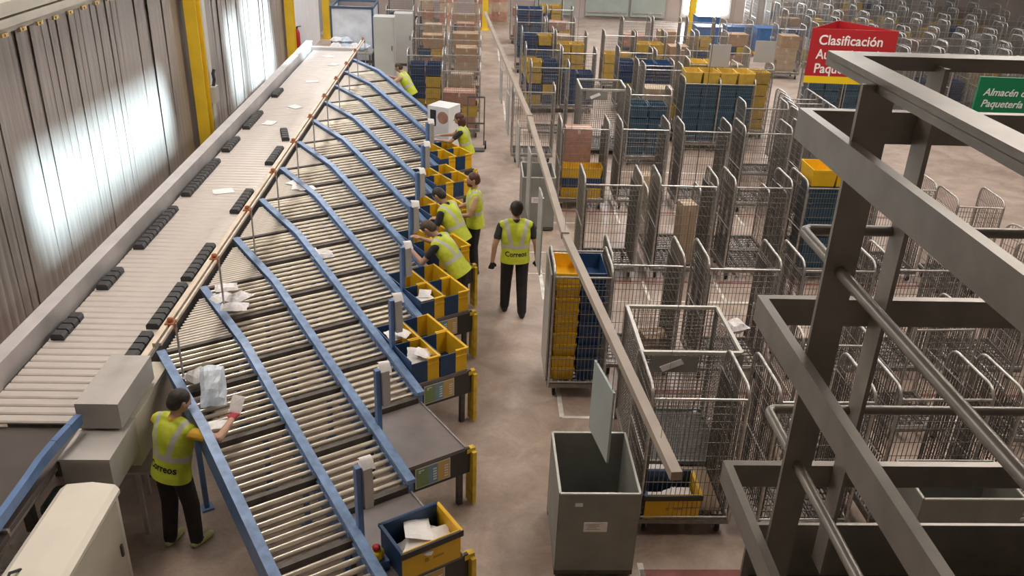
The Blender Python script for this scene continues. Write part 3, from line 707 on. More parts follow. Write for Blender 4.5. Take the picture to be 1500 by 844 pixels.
# wider field to the right of the stair landing
for (x, y_, r_, wd_) in ((5.3, 8.9, .05, 'squarely parked behind the closed-front grey bin'), (6.5, 8.7, -.06, 'second behind the closed-front grey bin'), (7.7, 9.15, .1, 'at the end of the second cage row'), (8.3, 11.45, .3, 'turned askew behind the landing'),
                         (7.95, 13.0, -.05, 'under the green sign at the open floor'), (8.1, 7.6, .2, 'at the end of the front cage row'), (8.5, 10.35, 0, 'parked before the askew cage'), (3.9, 8.5, 0, 'beside the tall mesh bin')):
    roll_cage(x, y_, 'narrow wire roll cage ' + wd_, 'narrow cages loosely parked beyond the guardrail', W_=.72, Dp=.80, H_=1.66, rz=r_)
# tall nested cage stuffed with folded trays beside the aisle
tc_ = roll_cage(1.27, 9.80, 'tall narrow roll cage full of upright yellow and navy trays beside the aisle', None, W_=.70, Dp=.80, H_=1.82, back=True)
for c_, x in (('Y', 1.10), ('B', 1.42)):
    for k in range(9):
        o = tray(c_, (x, 9.80 + random.uniform(-.02, .02), .215 + .165 * k), PI / 2 + random.uniform(-.04, .04), '%s tray nested in the stack inside the tall aisle cage' % TWORD[c_], 'trays stacked in the tall aisle cage')
        o.scale = (1.05, .76, .66)
b = MB(); b.box((0, 0, .98), (.02, .74, 1.50)); solo('side_board', b.mesh('side_board', M_LOCKER), 'grey flat board strapped upright to the tall aisle cage', 'board', (.885, 9.80, 0))
# contents
carton((2.0, 16.94, .22), (.52, .36, 1.30), .0, 'tall reddish brown carton standing in the fourth row cage', None, M_CARD3)
b = MB()
for k in range(2):
    t = tray('Y', (2.05, 16.53, .217 + .418 * k), 0, 'wide bright yellow tray before the reddish carton in its cage', 'trays before the reddish carton'); t.scale = (1.42, .9, .78)
t = tray('B', (2.05, 16.53, .437), 0, 'navy tray between two wide yellow trays before the reddish carton', 'trays before the reddish carton'); t.scale = (1.40, .88, .70)
carton((3.45, 13.35, .22), (.24, .30, 1.05), .15, 'tall narrow brown parcel leaning in a third row cage', None, M_CARD2)
carton((3.40, 16.5, .22), (.36, .34, .5), .1, 'square pale carton in the fourth row cage beside the brown one', None, M_CARD2)
carton((2.42, 10.3, .22), (.34, .3, .26), .2, 'small brown carton on the base of a second row cage', None, M_CARD)
bn = make_bin('letter_bin', 'navy and yellow bin with letters on the base of the front row cage', .56, .40, .30, 'lengthwise'); bn.location = (1.98, 7.05, .215); bn.rotation_euler = (0, 0, .02)
for i_ in range(4): parcel('white letter in the bin of the front row cage', (1.86 + .09 * i_, 7.02, .34 + .012 * i_), (.22, .16, .03), .5 * i_, 120 + i_, M_PAPER, 'letters in the cage bin')
tray('Y', (2.10, 5.62, .0), 0.1, 'bright yellow tray alone on the floor before the front row of cages', None)
b = MB(); b.box((0, 0, .01), (.46, .60, .02)); solo('cardboard_sheet', b.mesh('cardboard_sheet', M_PAPER), 'white sheet lying on the base of the front row cage', 'sheet', (1.95, 7.42, .215))
b = MB(); b.box((0, 0, .01), (.26, .70, .02)); solo('cardboard_sheet', b.mesh('cardboard_sheet', M_CARD2), 'brown cardboard sheet lying on the base of the front row cage', 'sheet', (2.40, 7.32, .215))
parcel('crumpled white plastic bag caught on the guard end of a cage', (2.93, 8.6, 1.42), (.26, .22, .18), .4, 130, M_BAG)
for j in range(2):
    for k in range(5): tray('T', (5.60 + .36 * j, 13.40, .215 + .29 * k), PI / 2, 'dark navy tray stacked in the third row cage by the landing', 'navy trays stacked by the landing')
for j in range(2): tray('Y', (5.55 + .4 * j, 13.4, 1.665), PI / 2, 'yellow tray on top of the navy stack by the landing', 'yellow trays topping the navy stack')
# large mesh bin with a white rim
mb = thing('mesh_bin', 'square tall wire mesh bin with pale angle-iron rim behind the front row', 'bin', (2.27, 8.42, 0))
Wm, Dm, Hm = 1.06, 1.06, 1.56
b = MB()
for p, q in (((-1, -1), (1, -1)), ((1, -1), (1, 1)), ((1, 1), (-1, 1)), ((-1, 1), (-1, -1))):
    b.bar((p[0] * Wm / 2, p[1] * Dm / 2, Hm), (q[0] * Wm / 2, q[1] * Dm / 2, Hm), .038, .038)
part('rim', b.mesh('rim', mat('rim_paint', (.47, .45, .40), .4, .2, .08, 6)), mb)
b = MB()
for sx in (-1, 1):
    for sy in (-1, 1): b.box((sx * Wm / 2, sy * Dm / 2, Hm / 2), (.045, .045, Hm))
for p, q in (((-1, -1), (1, -1)), ((1, -1), (1, 1)), ((1, 1), (-1, 1)), ((-1, 1), (-1, -1))): b.bar((p[0] * Wm / 2, p[1] * Dm / 2, .14), (q[0] * Wm / 2, q[1] * Dm / 2, .14), .04, .05)
part('corner_frame', b.mesh('corner_frame', mat('mesh_bin_grey', (.26, .255, .24), .45, .4, .1, 6)), mb)
for nm, ang in (('mesh_panel', 0), ('mesh_panel', PI / 2), ('mesh_panel', PI), ('mesh_panel', -PI / 2)):
    b = MB(); n = 22
    for k in range(1, n): x = -Wm / 2 + Wm * k / n; b.wire((x, -Dm / 2, .14), (x, -Dm / 2, Hm), .0042)
    for k in range(1, 30): z = .14 + (Hm - .14) * k / 30; b.wire((-Wm / 2, -Dm / 2, z), (Wm / 2, -Dm / 2, z), .0042)
    part(nm, b.mesh(nm, M_WIRE), mb, (0, 0, 0), (0, 0, ang))
b = MB(); b.box((0, 0, .13), (Wm, Dm, .02)); part('floor_plate', b.mesh('floor_plate', M_DARKSTEEL), mb)
b = MB(); b.box((-.18, -Dm / 2 - .015, Hm - .13), (.5, .012, .2)); part('label_plate', b.mesh('label_plate', M_BINGREY), mb)
b = MB(); b.extrude([(-.34, -Dm / 2 - .03, Hm - .16), (-.12, -Dm / 2 - .03, Hm - .06), (-.08, -Dm / 2 - .03, Hm - .12), (-.30, -Dm / 2 - .03, Hm - .22)], (0, .006, 0)); part('torn_label', b.mesh('torn_label', M_PAPER), mb)
for sx in (-1, 1):
    for sy in (-1, 1): part('caster', CAST, mb, (sx * .43, sy * .43, 0))
# grey fibre bins
def fibre_bin(x0, x1, y0, y1, H_, label, marks):
    t = thing('fibre_bin', label, 'bin', ((x0 + x1) / 2, (y0 + y1) / 2, 0)); W_, L_ = x1 - x0, y1 - y0; th = .02
    for nm, c, sz in (('front_wall', (0, -L_ / 2, .5), (W_, th, 1)), ('back_wall', (0, L_ / 2, .5), (W_, th, 1)), ('side_wall', (-W_ / 2, 0, .5), (th, L_, 1)), ('side_wall', (W_ / 2, 0, .5), (th, L_, 1))):
        b = MB(); b.box((c[0], c[1], .09 + (H_ - .09) / 2), (sz[0], sz[1], H_ - .09)); part(nm, b.mesh(nm, M_BINGREY), t)
    b = MB(); b.box((0, 0, .10), (W_, L_, .03)); part('bottom', b.mesh('bottom', M_BINGREY), t)
    b = MB()
    for p, q in (((-1, -1), (1, -1)), ((1, -1), (1, 1)), ((1, 1), (-1, 1)), ((-1, 1), (-1, -1))): b.bar((p[0] * W_ / 2, p[1] * L_ / 2, H_), (q[0] * W_ / 2, q[1] * L_ / 2, H_), .022, .014)
    part('rim', b.mesh('rim', mat('alu_rim', (.52, .51, .46), .4, .4)), t)
    b = MB(); b.box((0, -L_ / 2 + .05, .055), (W_ + .02, .1, .05)); b.box((0, L_ / 2 - .05, .055), (W_ + .02, .1, .05)); part('skid', b.mesh('skid', M_DARKSTEEL), t)
    for sx in (-1, 1):
        for sy in (-1, 1): o = part('caster', CAST, t, (sx * (W_ / 2 - .1), sy * (L_ / 2 - .1), 0)); o.scale = (.6, .6, .55)
    if marks:
        b = MB(); b.box((-.02, -L_ / 2 - .012, .62), (.22, .004, .11)); pl = part('paper_label', b.mesh('paper_label', M_PAPER), t)
        b = MB()
        for k in range(4): b.box((-.05 + .01 * (k % 2), -L_ / 2 - .0145, .65 - .018 * k), (.13 - .02 * (k % 3), .002, .006))
        part('printed_line', b.mesh('printed_line', mat('print_grey', (.35, .35, .37), .6)), pl)
        b = MB(); b.box((-.19, -L_ / 2 - .012, .88), (.07, .004, .04)); part('paper_label', b.mesh('paper_label', M_PAPER), t)
    return t
fibre_bin(.765, 1.50, 6.27, 7.22, 1.0, 'open grey fibre bin with a white paper label in the aisle', True)
fibre_bin(4.13, 5.1, 6.22, 6.80, 1.0, 'closed-front grey fibre bin among the cages beyond the guardrail', False)
fibre_bin(.83, 1.42, 15.1, 16.0, 1.05, 'dark grey bin with a small white sticker beside the aisle line', True)

# ================================================================== the far half of the hall
GF = 'loaded roll cages in the far half of the hall'
def loaded(x, y, kind, words, rz=0.0, H_=1.76, W_=.92, levels=4):
    lab = {'YB': 'roll cage stacked with yellow and navy trays ', 'Y': 'roll cage stacked with yellow trays ', 'B': 'roll cage stacked with navy trays ', 'T': 'roll cage stacked with dark teal trays ', 'C': 'roll cage loaded with brown cartons ', 'E': 'empty wire roll cage ', 'M': 'roll cage with mixed cartons and trays '}[kind] + words
    roll_cage(x, y, lab, GF, rz=rz, H_=H_, W_=W_, casters=True)
    rr = random.Random(int(x * 100 + y * 7)); g = 'trays inside the far roll cages'
    if kind in ('YB', 'Y', 'B', 'T'):
        for k in range(levels):
            for j in (-1, 1):
                c_ = {'Y': 'Y', 'B': 'B', 'T': 'T'}.get(kind) or ('Y' if (k + (j > 0) + rr.randint(0, 1)) % 2 else 'B')
                tray(c_, (x + .215 * j, y, .215 + .30 * k), PI / 2 + rz + rr.uniform(-.04, .04), '%s tray stacked in a roll cage %s' % (TWORD[c_], words), g)
    elif kind in ('C', 'M'):
        z = .215
        for k in range(3):
            h = rr.uniform(.28, .44)
            if kind == 'M' and k == 1:
                for j in (-1, 1): tray('Y' if j > 0 else 'T', (x + .215 * j, y, z), PI / 2 + rz, '%s tray between cartons %s' % (TWORD['Y' if j > 0 else 'T'], words), g)
                z += .29
            else:
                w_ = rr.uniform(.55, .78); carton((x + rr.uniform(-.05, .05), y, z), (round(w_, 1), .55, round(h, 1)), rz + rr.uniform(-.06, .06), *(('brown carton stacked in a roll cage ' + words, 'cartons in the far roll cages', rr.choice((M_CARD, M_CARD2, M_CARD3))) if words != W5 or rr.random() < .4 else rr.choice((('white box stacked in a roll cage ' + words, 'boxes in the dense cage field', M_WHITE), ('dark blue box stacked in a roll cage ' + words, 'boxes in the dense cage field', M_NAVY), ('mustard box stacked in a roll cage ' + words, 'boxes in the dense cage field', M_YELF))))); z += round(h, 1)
W1 = 'along the aisle beyond the bays'; W2 = 'in the block behind the tall teal stack'; W3 = 'in the crowd by the far dock doors'; W4 = 'between the sorter end and the aisle'; W5 = 'in the dense field behind the red sign'; W6 = 'beside the open floor behind the red sign'
# along the right side of the aisle
roll_cage(1.25, 19.6, 'empty tall roll cage at the corner of the aisle beyond the bays', GF); roll_cage(1.75, 21.6, 'empty roll cage with a raised top bar beyond the bays', GF, H_=1.9)
loaded(1.75, 24.2, 'YB', W1, H_=1.85); loaded(2.75, 24.3, 'B', W1, levels=3); loaded(1.75, 26.6, 'YB', W1, H_=1.9, levels=5); loaded(2.8, 27.0, 'Y', W1); loaded(1.7, 29.4, 'M', W1); loaded(2.7, 29.6, 'C', W1); loaded(1.8, 32.2, 'B', W1, levels=5); loaded(2.9, 32.4, 'M', W1); loaded(1.7, 34.8, 'C', W1); loaded(2.8, 35.2, 'YB', W1)
# mesh basket and block by it
c = copy_tree(mb); c.location = (2.93, 20.6, 0); c['label'] = 'square wire mesh basket with pale rim beyond the fourth row of cages'
loaded(3.87, 19.6, 'T', 'right beside the far mesh basket', levels=4)
loaded(4.35, 24.6, 'YB', W2); loaded(5.35, 24.4, 'E', W2); loaded(4.3, 27.3, 'Y', W2, levels=3); loaded(5.3, 27.4, 'YB', W2)
# big teal stack
for x in (5.35, 6.2):
    roll_cage(x, 20.9, 'roll cage packed full of dark teal trays with yellow trays on top', 'cages of the tall teal stack', W_=.84)
    for k in range(5):
        for j in (-1, 1): tray('T', (x + .2 * j, 20.9, .215 + .28 * k), PI / 2, 'dark teal tray in the tall teal stack', 'trays of the tall teal stack')
    for j in (-1, 1): tray('Y', (x + .2 * j, 20.95, 1.62), PI / 2 + .06 * j, 'yellow tray on top of the tall teal stack', 'yellow trays topping the teal stack')
loaded(4.55, 21.7, 'M', 'beside the tall teal stack', H_=1.9); loaded(6.95, 22.1, 'Y', 'beside the tall teal stack', levels=5, H_=1.9); loaded(4.6, 22.9, 'B', W2, levels=5); loaded(6.0, 23.2, 'Y', W2, levels=5)
rr = random.Random(3)
for (x, y_, k) in ((6.2, 25.2, 'Y'), (7.2, 25.0, 'M'), (6.2, 27.6, 'C'), (7.3, 27.8, 'YB'), (5.3, 30.2, 'M'), (6.4, 30.4, 'C'), (7.6, 30.5, 'Y'), (8.8, 30.3, 'M'), (10.4, 29.6, 'C')):
    loaded(x, y_, k, W3, rr.uniform(-.1, .1), levels=3)
for (x, y_, k) in ((9.15, 22.9, 'T'), (10.12, 23.0, 'T'), (6.2, 18.6, 'E')):
    loaded(x, y_, k, W6, rr.uniform(-.1, .1), levels=4)
for i_ in range(5): roll_cage(7.15 + .03 * i_, 17.9 + .42 * i_, 'narrow empty roll cage nested into the line of cages left of the red sign'.replace(' left of', ' before'), 'cages nested into one another', W_=.92 - .06 * i_, rz=.05)
for iy, y_ in enumerate((24.6, 25.9, 27.2, 28.6, 30.0, 31.6, 33.2, 35.0, 37.0, 39.0)):
    for ix in range(6 + iy // 2):
        x = 11.9 + 1.02 * ix + .25 * (iy % 2)
        k = rr.choice('EEECCEBE' if iy < 5 else 'ECCCMCBE'); loaded(x + rr.uniform(-.03, .03), y_ + rr.uniform(-.12, .12), k, W5, rr.uniform(-.03, .03), levels=2)
# blue crates on low yellow dollies by the window
for i_, (x, y_) in enumerate(((8.6, 33.4), (9.8, 33.6), (10.9, 33.5), (9.2, 36.0))):
    t = thing('crate_dolly', 'large blue crate on a low yellow dolly in the glare of the far window', 'crate', (x, y_, 0), 0, 'blue crates by the far window')
    b = MB(); b.box((0, 0, .16), (.95, .8, .08)); b.box((-.3, 0, .06), (.1, .6, .12)); b.box((.3, 0, .06), (.1, .6, .12)); part('dolly', b.mesh('dolly', M_YEL), t)
    b = MB(); b.box((0, 0, .62), (.9, .75, .84)); b.box((0, 0, 1.05), (.94, .79, .04)); part('crate_body', b.mesh('crate_body', mat('crate_blue', (.05, .13, .30), .4, 0, .1, 4)), t)
    b = MB(); b.box((.15, -.385, .75), (.16, .01, .08)); part('label_card', b.mesh('label_card', M_PAPER), t)
# grey hanging boards over the far block
for i_, (x, y_) in enumerate(((5.75, 20.9), (7.05, 21.6))):
    t = thing('hanging_board', 'plain grey sheet board hanging over the %s' % ('tall teal stack' if i_ == 0 else 'open floor beside the tall teal stack'), 'sign board', (x, y_, 2.0))
    b = MB(); b.box((0, 0, .26), (.50, .02, .52)); part('board', b.mesh('board', M_LOCKER), t)
    b = MB(); b.wire((-.2, 0, .52), (-.2, 0, 7.0), .004); b.wire((.2, 0, .52), (.2, 0, 7.0), .004); part('suspension_wire', b.mesh('suspension_wire', M_WIRE), t)
# ---- between the sorter end and the aisle
for (x, y_, k, lv) in ((-.42, 21.6, 'M', 3), (-.42, 23.6, 'C', 3), (-1.4, 23.4, 'YB', 4), (-.40, 25.8, 'C', 3), (-1.45, 25.9, 'E', 3), (-.42, 28.2, 'C', 3), (-1.5, 28.4, 'M', 3), (-.45, 30.8, 'C', 3), (-1.6, 31.0, 'C', 3), (-2.7, 31.2, 'YB', 4), (-.5, 33.5, 'M', 3), (-1.7, 33.8, 'E', 3), (-2.9, 34.0, 'B', 3)):
    loaded(x, y_, k, W4, levels=lv)
# glass-sided cart of white bags behind the sorter tail
gc = thing('display_cart', 'tall dark-framed cart with clear sides holding white bags behind the sorter tail', 'cart', (-4.05, 29.6, 0))
b = MB()
for sx in (-1, 1):
    for sy in (-1, 1): b.box((sx * .66, sy * .8, 1.0), (.06, .06, 2.0))
for z in (.3, 1.98):
    for p, q in (((-1, -1), (1, -1)), ((1, -1), (1, 1)), ((1, 1), (-1, 1)), ((-1, 1), (-1, -1))): b.bar((p[0] * .66, p[1] * .8, z), (q[0] * .66, q[1] * .8, z), .07, .07)
part('frame', b.mesh('frame', mat('cart_frame', (.055, .085, .14), .4, .2)), gc)
b = MB(); b.box((0, -.8, 1.15), (1.26, .012, 1.6)); b.box((-.66, 0, 1.15), (.012, 1.5, 1.6)); b.box((.66, 0, 1.15), (.012, 1.5, 1.6)); part('side_sheet', b.mesh('side_sheet', mat('frosted_sheet', (.66, .68, .74), .3, 0, .15, 3)), gc)
b = MB(); b.box((0, 0, 1.80), (1.2, 1.5, .02)); part('shelf', b.mesh('shelf', M_GLASS), gc)
for i_ in range(6): parcel('white bag piled before the dark-framed cart', (-4.5 + .28 * (i_ % 4), 28.3 + .2 * (i_ // 4), .75 + .15 * (i_ // 4)), (.4, .35, .24), i_, 140 + i_, (M_BAG, M_BAGBLUE)[i_ % 2], 'bags at the sorter tail')
tl = thing('tail_table', 'low steel table under the bags at the tail of the sorter', 'table', (-4.1, 28.3, 0))
b = MB(); b.box((0, 0, .72), (1.5, .8, .05)); part('table_top', b.mesh('table_top', M_STEEL), tl)
b = MB(); b.box((0, 0, .35), (.05, .05, .7)); lm_ = b.mesh('leg', M_DARKSTEEL); [part('leg', lm_, tl, (sx * .68, sy * .34, 0)) for sx in (-1, 1) for sy in (-1, 1)]
# grey lockers
for i_, (x, y_, h, w_) in enumerate(((-2.85, 27.2, 2.0, .62), (-2.5, 30.0, 1.7, .6))):
    t = thing('steel_locker', ('tall plain grey steel locker behind the last roller chute', 'shorter grey steel locker behind the tall one')[i_], 'locker', (x, y_, 0))
    b = MB(); b.box((0, 0, h / 2 + .04), (w_, .55, h - .08)); part('body', b.mesh('body', M_LOCKER), t)
    b = MB(); b.box((0, 0, .03), (w_ - .06, .5, .06)); part('plinth', b.mesh('plinth', M_DARKSTEEL), t)
    b = MB(); b.box((0, -.283, h / 2 + .02), (w_ - .05, .016, h - .16)); d_ = part('door', b.mesh('door', M_LOCKER), t)
    b = MB(); b.box((w_ / 2 - .08, -.30, h * .55), (.025, .025, .14)); part('handle', b.mesh('handle', M_DARKSTEEL), d_)
# bench with monitor
dk = thing('work_desk', 'small work desk with a dark top behind the lockers', 'desk', (-2.1, 32.6, 0))
b = MB(); b.box((0, 0, .76), (1.3, .7, .04)); part('desk_top', b.mesh('desk_top', M_TABLE), dk)
b = MB(); b.box((0, 0, .37), (.05, .05, .74)); lm_ = b.mesh('leg', M_DARKSTEEL); [part('leg', lm_, dk, (sx * .6, sy * .3, 0)) for sx in (-1, 1) for sy in (-1, 1)]
mn = thing('monitor', 'dark computer monitor on the work desk behind the lockers', 'monitor', (-2.3, 32.55, .78))
b = MB(); b.box((0, 0, .28), (.5, .04, .32)); part('screen', b.mesh('screen', M_CHAR), mn); b = MB(); b.box((0, 0, .06), (.05, .05, .12)); b.box((0, 0, .01), (.22, .16, .02)); part('stand', b.mesh('stand', M_CHAR), mn)
# white label printer cabinet by the last tables
pc = thing('printer_cabinet', 'white label printer cabinet with a dark slot beside the standing woman', 'cabinet', (-.74, 18.55, 0), -.5)
b = MB(); b.box((0, 0, .75), (.52, .5, 1.5)); part('body', b.mesh('body', M_WHITE), pc)
b = MB(); b.box((-.12, -.255, 1.25), (.14, .012, .34)); part('slot', b.mesh('slot', M_CHAR), pc)
b = MB(); b.lathe(((.13, 0), (.13, .012)), 20, (.12, -.262, 1.28), 'Y'); part('round_window', b.mesh('round_window', M_CARD3), pc)
hc = thing('hand_truck', 'dark two-wheeled hand truck parked at the aisle edge', 'hand truck', (-.05, 20.3, 0))
b = MB(); b.bar((-.2, 0, .1), (-.2, .25, 1.2), .03, .03); b.bar((.2, 0, .1), (.2, .25, 1.2), .03, .03); b.bar((-.2, .25, 1.2), (.2, .25, 1.2), .03, .03); b.bar((-.2, .12, .6), (.2, .12, .6), .03, .03); b.box((0, -.12, .03), (.45, .25, .015)); part('frame', b.mesh('frame', M_DARKSTEEL), hc)
for sx in (-.24, .24): b = MB(); b.lathe(((.03, -.02), (.1, -.02), (.1, .02), (.03, .02)), 14, (sx, .05, .1), 'X'); part('wheel', b.mesh('wheel', M_RUBBER), hc)
# wall lockers and goods before the far wall
for i_, x in enumerate((.3, 1.0, -1.2, -2.2)):
    t = thing('goods_pallet', 'wooden pallet stacked with reddish cartons at the end of the aisle', 'pallet', (x - .1, 38.6 + .7 * (i_ % 2), 0), 0, 'carton pallets at the aisle end')
    b = MB(); [b.box((dx, 0, .11), (.12, .78, .03)) for dx in (-.32, -.16, 0, .16, .32)]; [b.box((0, dy, .05), (.8, .09, .10)) for dy in (-.34, 0, .34)]; part('pallet_deck', b.mesh('pallet_deck', M_CARD2), t)
    for k in range(3): carton((x - .1, 38.6 + .7 * (i_ % 2), .13 + .4 * k), (.7, .6, .4), .05 * k, 'reddish carton stacked on a pallet at the aisle end', 'cartons on the aisle end pallets', (M_CARD3, M_CARD2)[k % 2])

# ================================================================== guardrail of the stair landing beside the photographer
gr = thing('guardrail', 'grey-brown painted steel guardrail corner of the stair landing with flat rails and round bars', 'railing', (.725, 2.06, 4.45))
def gp(name, b): return part(name, b.mesh(name, M_RAIL), gr)
X1, Y1 = 2.6, -2.1
for zt, xo in ((1.148, .004), (.635, -.018), (.083, -.034)):          # flat rails, near run and far run meeting at the outer corner
    b = MB(); b.box((xo + .012, (Y1 + .024) / 2, zt - .038), (.024, .024 - Y1, .076)); gp('flat_rail', b)
    b = MB(); b.box((X1 / 2 + xo + .024, .012, zt - .04), (X1, .024, .08)); gp('flat_rail', b)
for zt in (.84, .288):
    b = MB(); b.tube([(.057, Y1, zt), (.057, -.03, zt), (.063, -.016, zt), (.075, -.008, zt), (X1, -.008, zt)], .014, 10); gp('round_bar', b)
b = MB(); b.box((.082, (Y1 + .03) / 2, 1.278), (.062, .03 - Y1, .016)); b.box((.056, (Y1 + .03) / 2, 1.262), (.010, .03 - Y1, .018)); gp('handrail', b)
b = MB(); b.box((X1 / 2 + .11, .0, 1.270), (X1, .055, .032)); gp('handrail', b)
b = MB(); b.box((.057, -.262, .50), (.074, .012, 1.54)); gp('post', b)
b = MB(); b.box((.297, -.040, .50), (.012, .074, 1.54)); b.box((.315, -.012, .50), (.030, .012, 1.54)); gp('post', b)
b = MB(); b.box((1.75, -.040, .50), (.012, .074, 1.54)); b.box((1.768, -.012, .50), (.030, .012, 1.54)); gp('post', b)
b = MB(); b.box((.057, -1.75, .50), (.074, .012, 1.54)); gp('post', b)
b = MB(); b.box((1.40, .06, -.30), (2.6, .012, .22)); gp('toe_board', b)
b = MB(); b.box((0, 0, 0), (2.7, 2.2, .06)); struct('floor_landing', b.mesh('floor_landing', mat('landing_plate', (.13, .125, .12), .6, .3, .2, 5)), None, (2.2, 1.02, 4.02))

# ================================================================== suspended beam with hanging boards over the aisle edge
M_BOARD2 = mat('board_grey', (.40, .39, .37), .45, 0, .06, 3)
bp_ = [(.13, 21.5), (.69, 11.9), (.80, 7.6), (1.12, 3.97)]
sb = thing('suspended_beam', 'long pale square-section beam suspended over the edge of the aisle', 'beam', (0, 0, 3.0))
for (a, c) in zip(bp_, bp_[1:]):
    b = MB(); b.bar((a[0], a[1], 0), (c[0], c[1], 0), .066, .06); part('beam_segment', b.mesh('beam_segment', M_BEAM), sb)
b = MB()
for (x, y_) in ((.13, 21.3), (.69, 11.9), (.80, 7.6), (1.09, 4.3)): b.wire((x, y_, 0), (x, y_, 6.0), .0016)
part('suspension_wire', b.mesh('suspension_wire', M_WIRE), sb)
b = MB()
for (x, y_) in bp_[1:3]: b.box((x, y_, .01), (.076, .10, .066))
part('joint_sleeve', b.mesh('joint_sleeve', M_BEAM), sb)
for i_, (x, y_, w_, h, rz_) in enumerate(((.96, 5.675, .49, .64, .17), (.745, 9.85, .42, 1.0, .05), (.70, 11.6, .42, .95, .05), (.60, 13.0, .45, .64, .06), (.50, 15.0, .45, .70, .06), (.43, 17.0, .45, .64, .06))):
    t = thing('hanging_board', ['pale green blank board hanging edge-on above the open grey bin'][0] if i_ == 0 else 'pale blank board hanging edge-on from the suspended beam along the aisle', 'sign board', (x, y_, 2.62 - h), rz_, None if i_ == 0 else 'edge-on boards under the suspended beam')
    b = MB(); b.box((0, 0, h / 2), (.018, w_, h)); part('board', b.mesh('board', M_BOARD if i_ == 0 else M_BOARD2), t)
    b = MB(); b.wire((0, -w_ / 2 + .05, h), (0, -w_ / 2 + .05, h + .36), .003); b.wire((0, w_ / 2 - .05, h), (0, w_ / 2 - .05, h + .36), .003); part('suspension_wire', b.mesh('suspension_wire', M_WIRE), t)

# ================================================================== department signs
def front_text(parent, body, size, M, x, z, y_, width=None, shear=.0, bold=.004):
    me = text_mesh(body, size, M, .002, shear, bold, width=width)
    return part('lettering', me, parent, (x, y_, z), (PI / 2, 0, 0))
rs = thing('department_sign', 'red triangular hanging sign with white lettering and a yellow lower band', 'sign', (6.80, 15.95, 2.72), math.radians(-3))
Wd, Hd = 1.56, .98
cor = [Vector((-Wd / 2, 0, 0)), Vector((Wd / 2, 0, 0)), Vector((.05, 1.1, 0))]
for i_ in range(3):          # three thin panels, open at the top
    p, q = cor[i_], cor[(i_ + 1) % 3]
    b = MB(); b.bar((p.x, p.y, .13 + (Hd - .13) / 2), (q.x, q.y, .13 + (Hd - .13) / 2), .012, Hd - .13); pn = part('sign_panel', b.mesh('sign_panel', M_RED), rs)
    b = MB(); b.bar((p.x, p.y, .065), (q.x, q.y, .065), .014, .13); part('yellow_band', b.mesh('yellow_band', M_SYEL), pn)
for body, z, wd in (('Clasificación', .70, 1.16), ('Automática de', .445, 1.24), ('Paquetería', .19, .95)): front_text(rs, body, .245, M_LETTER, -.64, z, -.011, wd)
b = MB(); [b.wire((x, .35, Hd), (x * .8, .35, 6.2), .003) for x in (-.4, .45)]; part('suspension_wire', b.mesh('suspension_wire', M_WIRE), rs)
gs = thing('department_sign', 'green hanging sign with white slanted lettering over the open floor', 'sign', (7.68, 11.9, 3.10), math.radians(-4))
b = MB(); b.box((0, .02, .31), (1.40, .04, .62)); part('sign_body', b.mesh('sign_body', M_GREEN), gs)
front_text(gs, 'Almacén de', .145, M_LETTER, -.61, .365, -.004, .66, .25, .002); front_text(gs, 'Paquetería', .145, M_LETTER, -.61, .205, -.004, .58, .25, .002)
b = MB(); [b.wire((x, .02, .62), (x, .02, 5.9), .004) for x in (-.6, .6)]; part('suspension_wire', b.mesh('suspension_wire', M_WIRE), gs)

# ================================================================== people
import numpy as np
M_SKIN = mat('skin', (0.50, 0.29, 0.20), .5, 0, .06, 9)
M_TROUS = mat('trousers_black', (0.018, 0.017, 0.018), .8, 0, .25, 9)
M_SHIRTY = mat('shirt_yellow', (0.78, 0.47, 0.05), .75, 0, .08, 9)
M_SHIRTD = mat('shirt_dark', (0.03, 0.03, 0.034), .8, 0, .2, 9)
M_SHIRTP = mat('shirt_peach', (0.66, 0.46, 0.27), .75, 0, .08, 9)
M_GLOVER = mat('glove_red', (0.40, 0.03, 0.05), .6); M_GLOVEB = mat('glove_black', (0.02, 0.02, 0.022), .6)
M_SHOEB = mat('shoe_black', (0.02, 0.019, 0.019), .5); M_SHOEY = mat('shoe_lime', (0.50, 0.50, 0.22), .5)
M_HAIRD = mat('hair_dark', (0.028, 0.02, 0.016), .6, 0, .3, 30); M_HAIRR = mat('hair_auburn', (0.085, 0.03, 0.022), .55, 0, .3, 30); M_HAIRB = mat('hair_brown', (0.07, 0.045, 0.028), .6, 0, .3, 30)
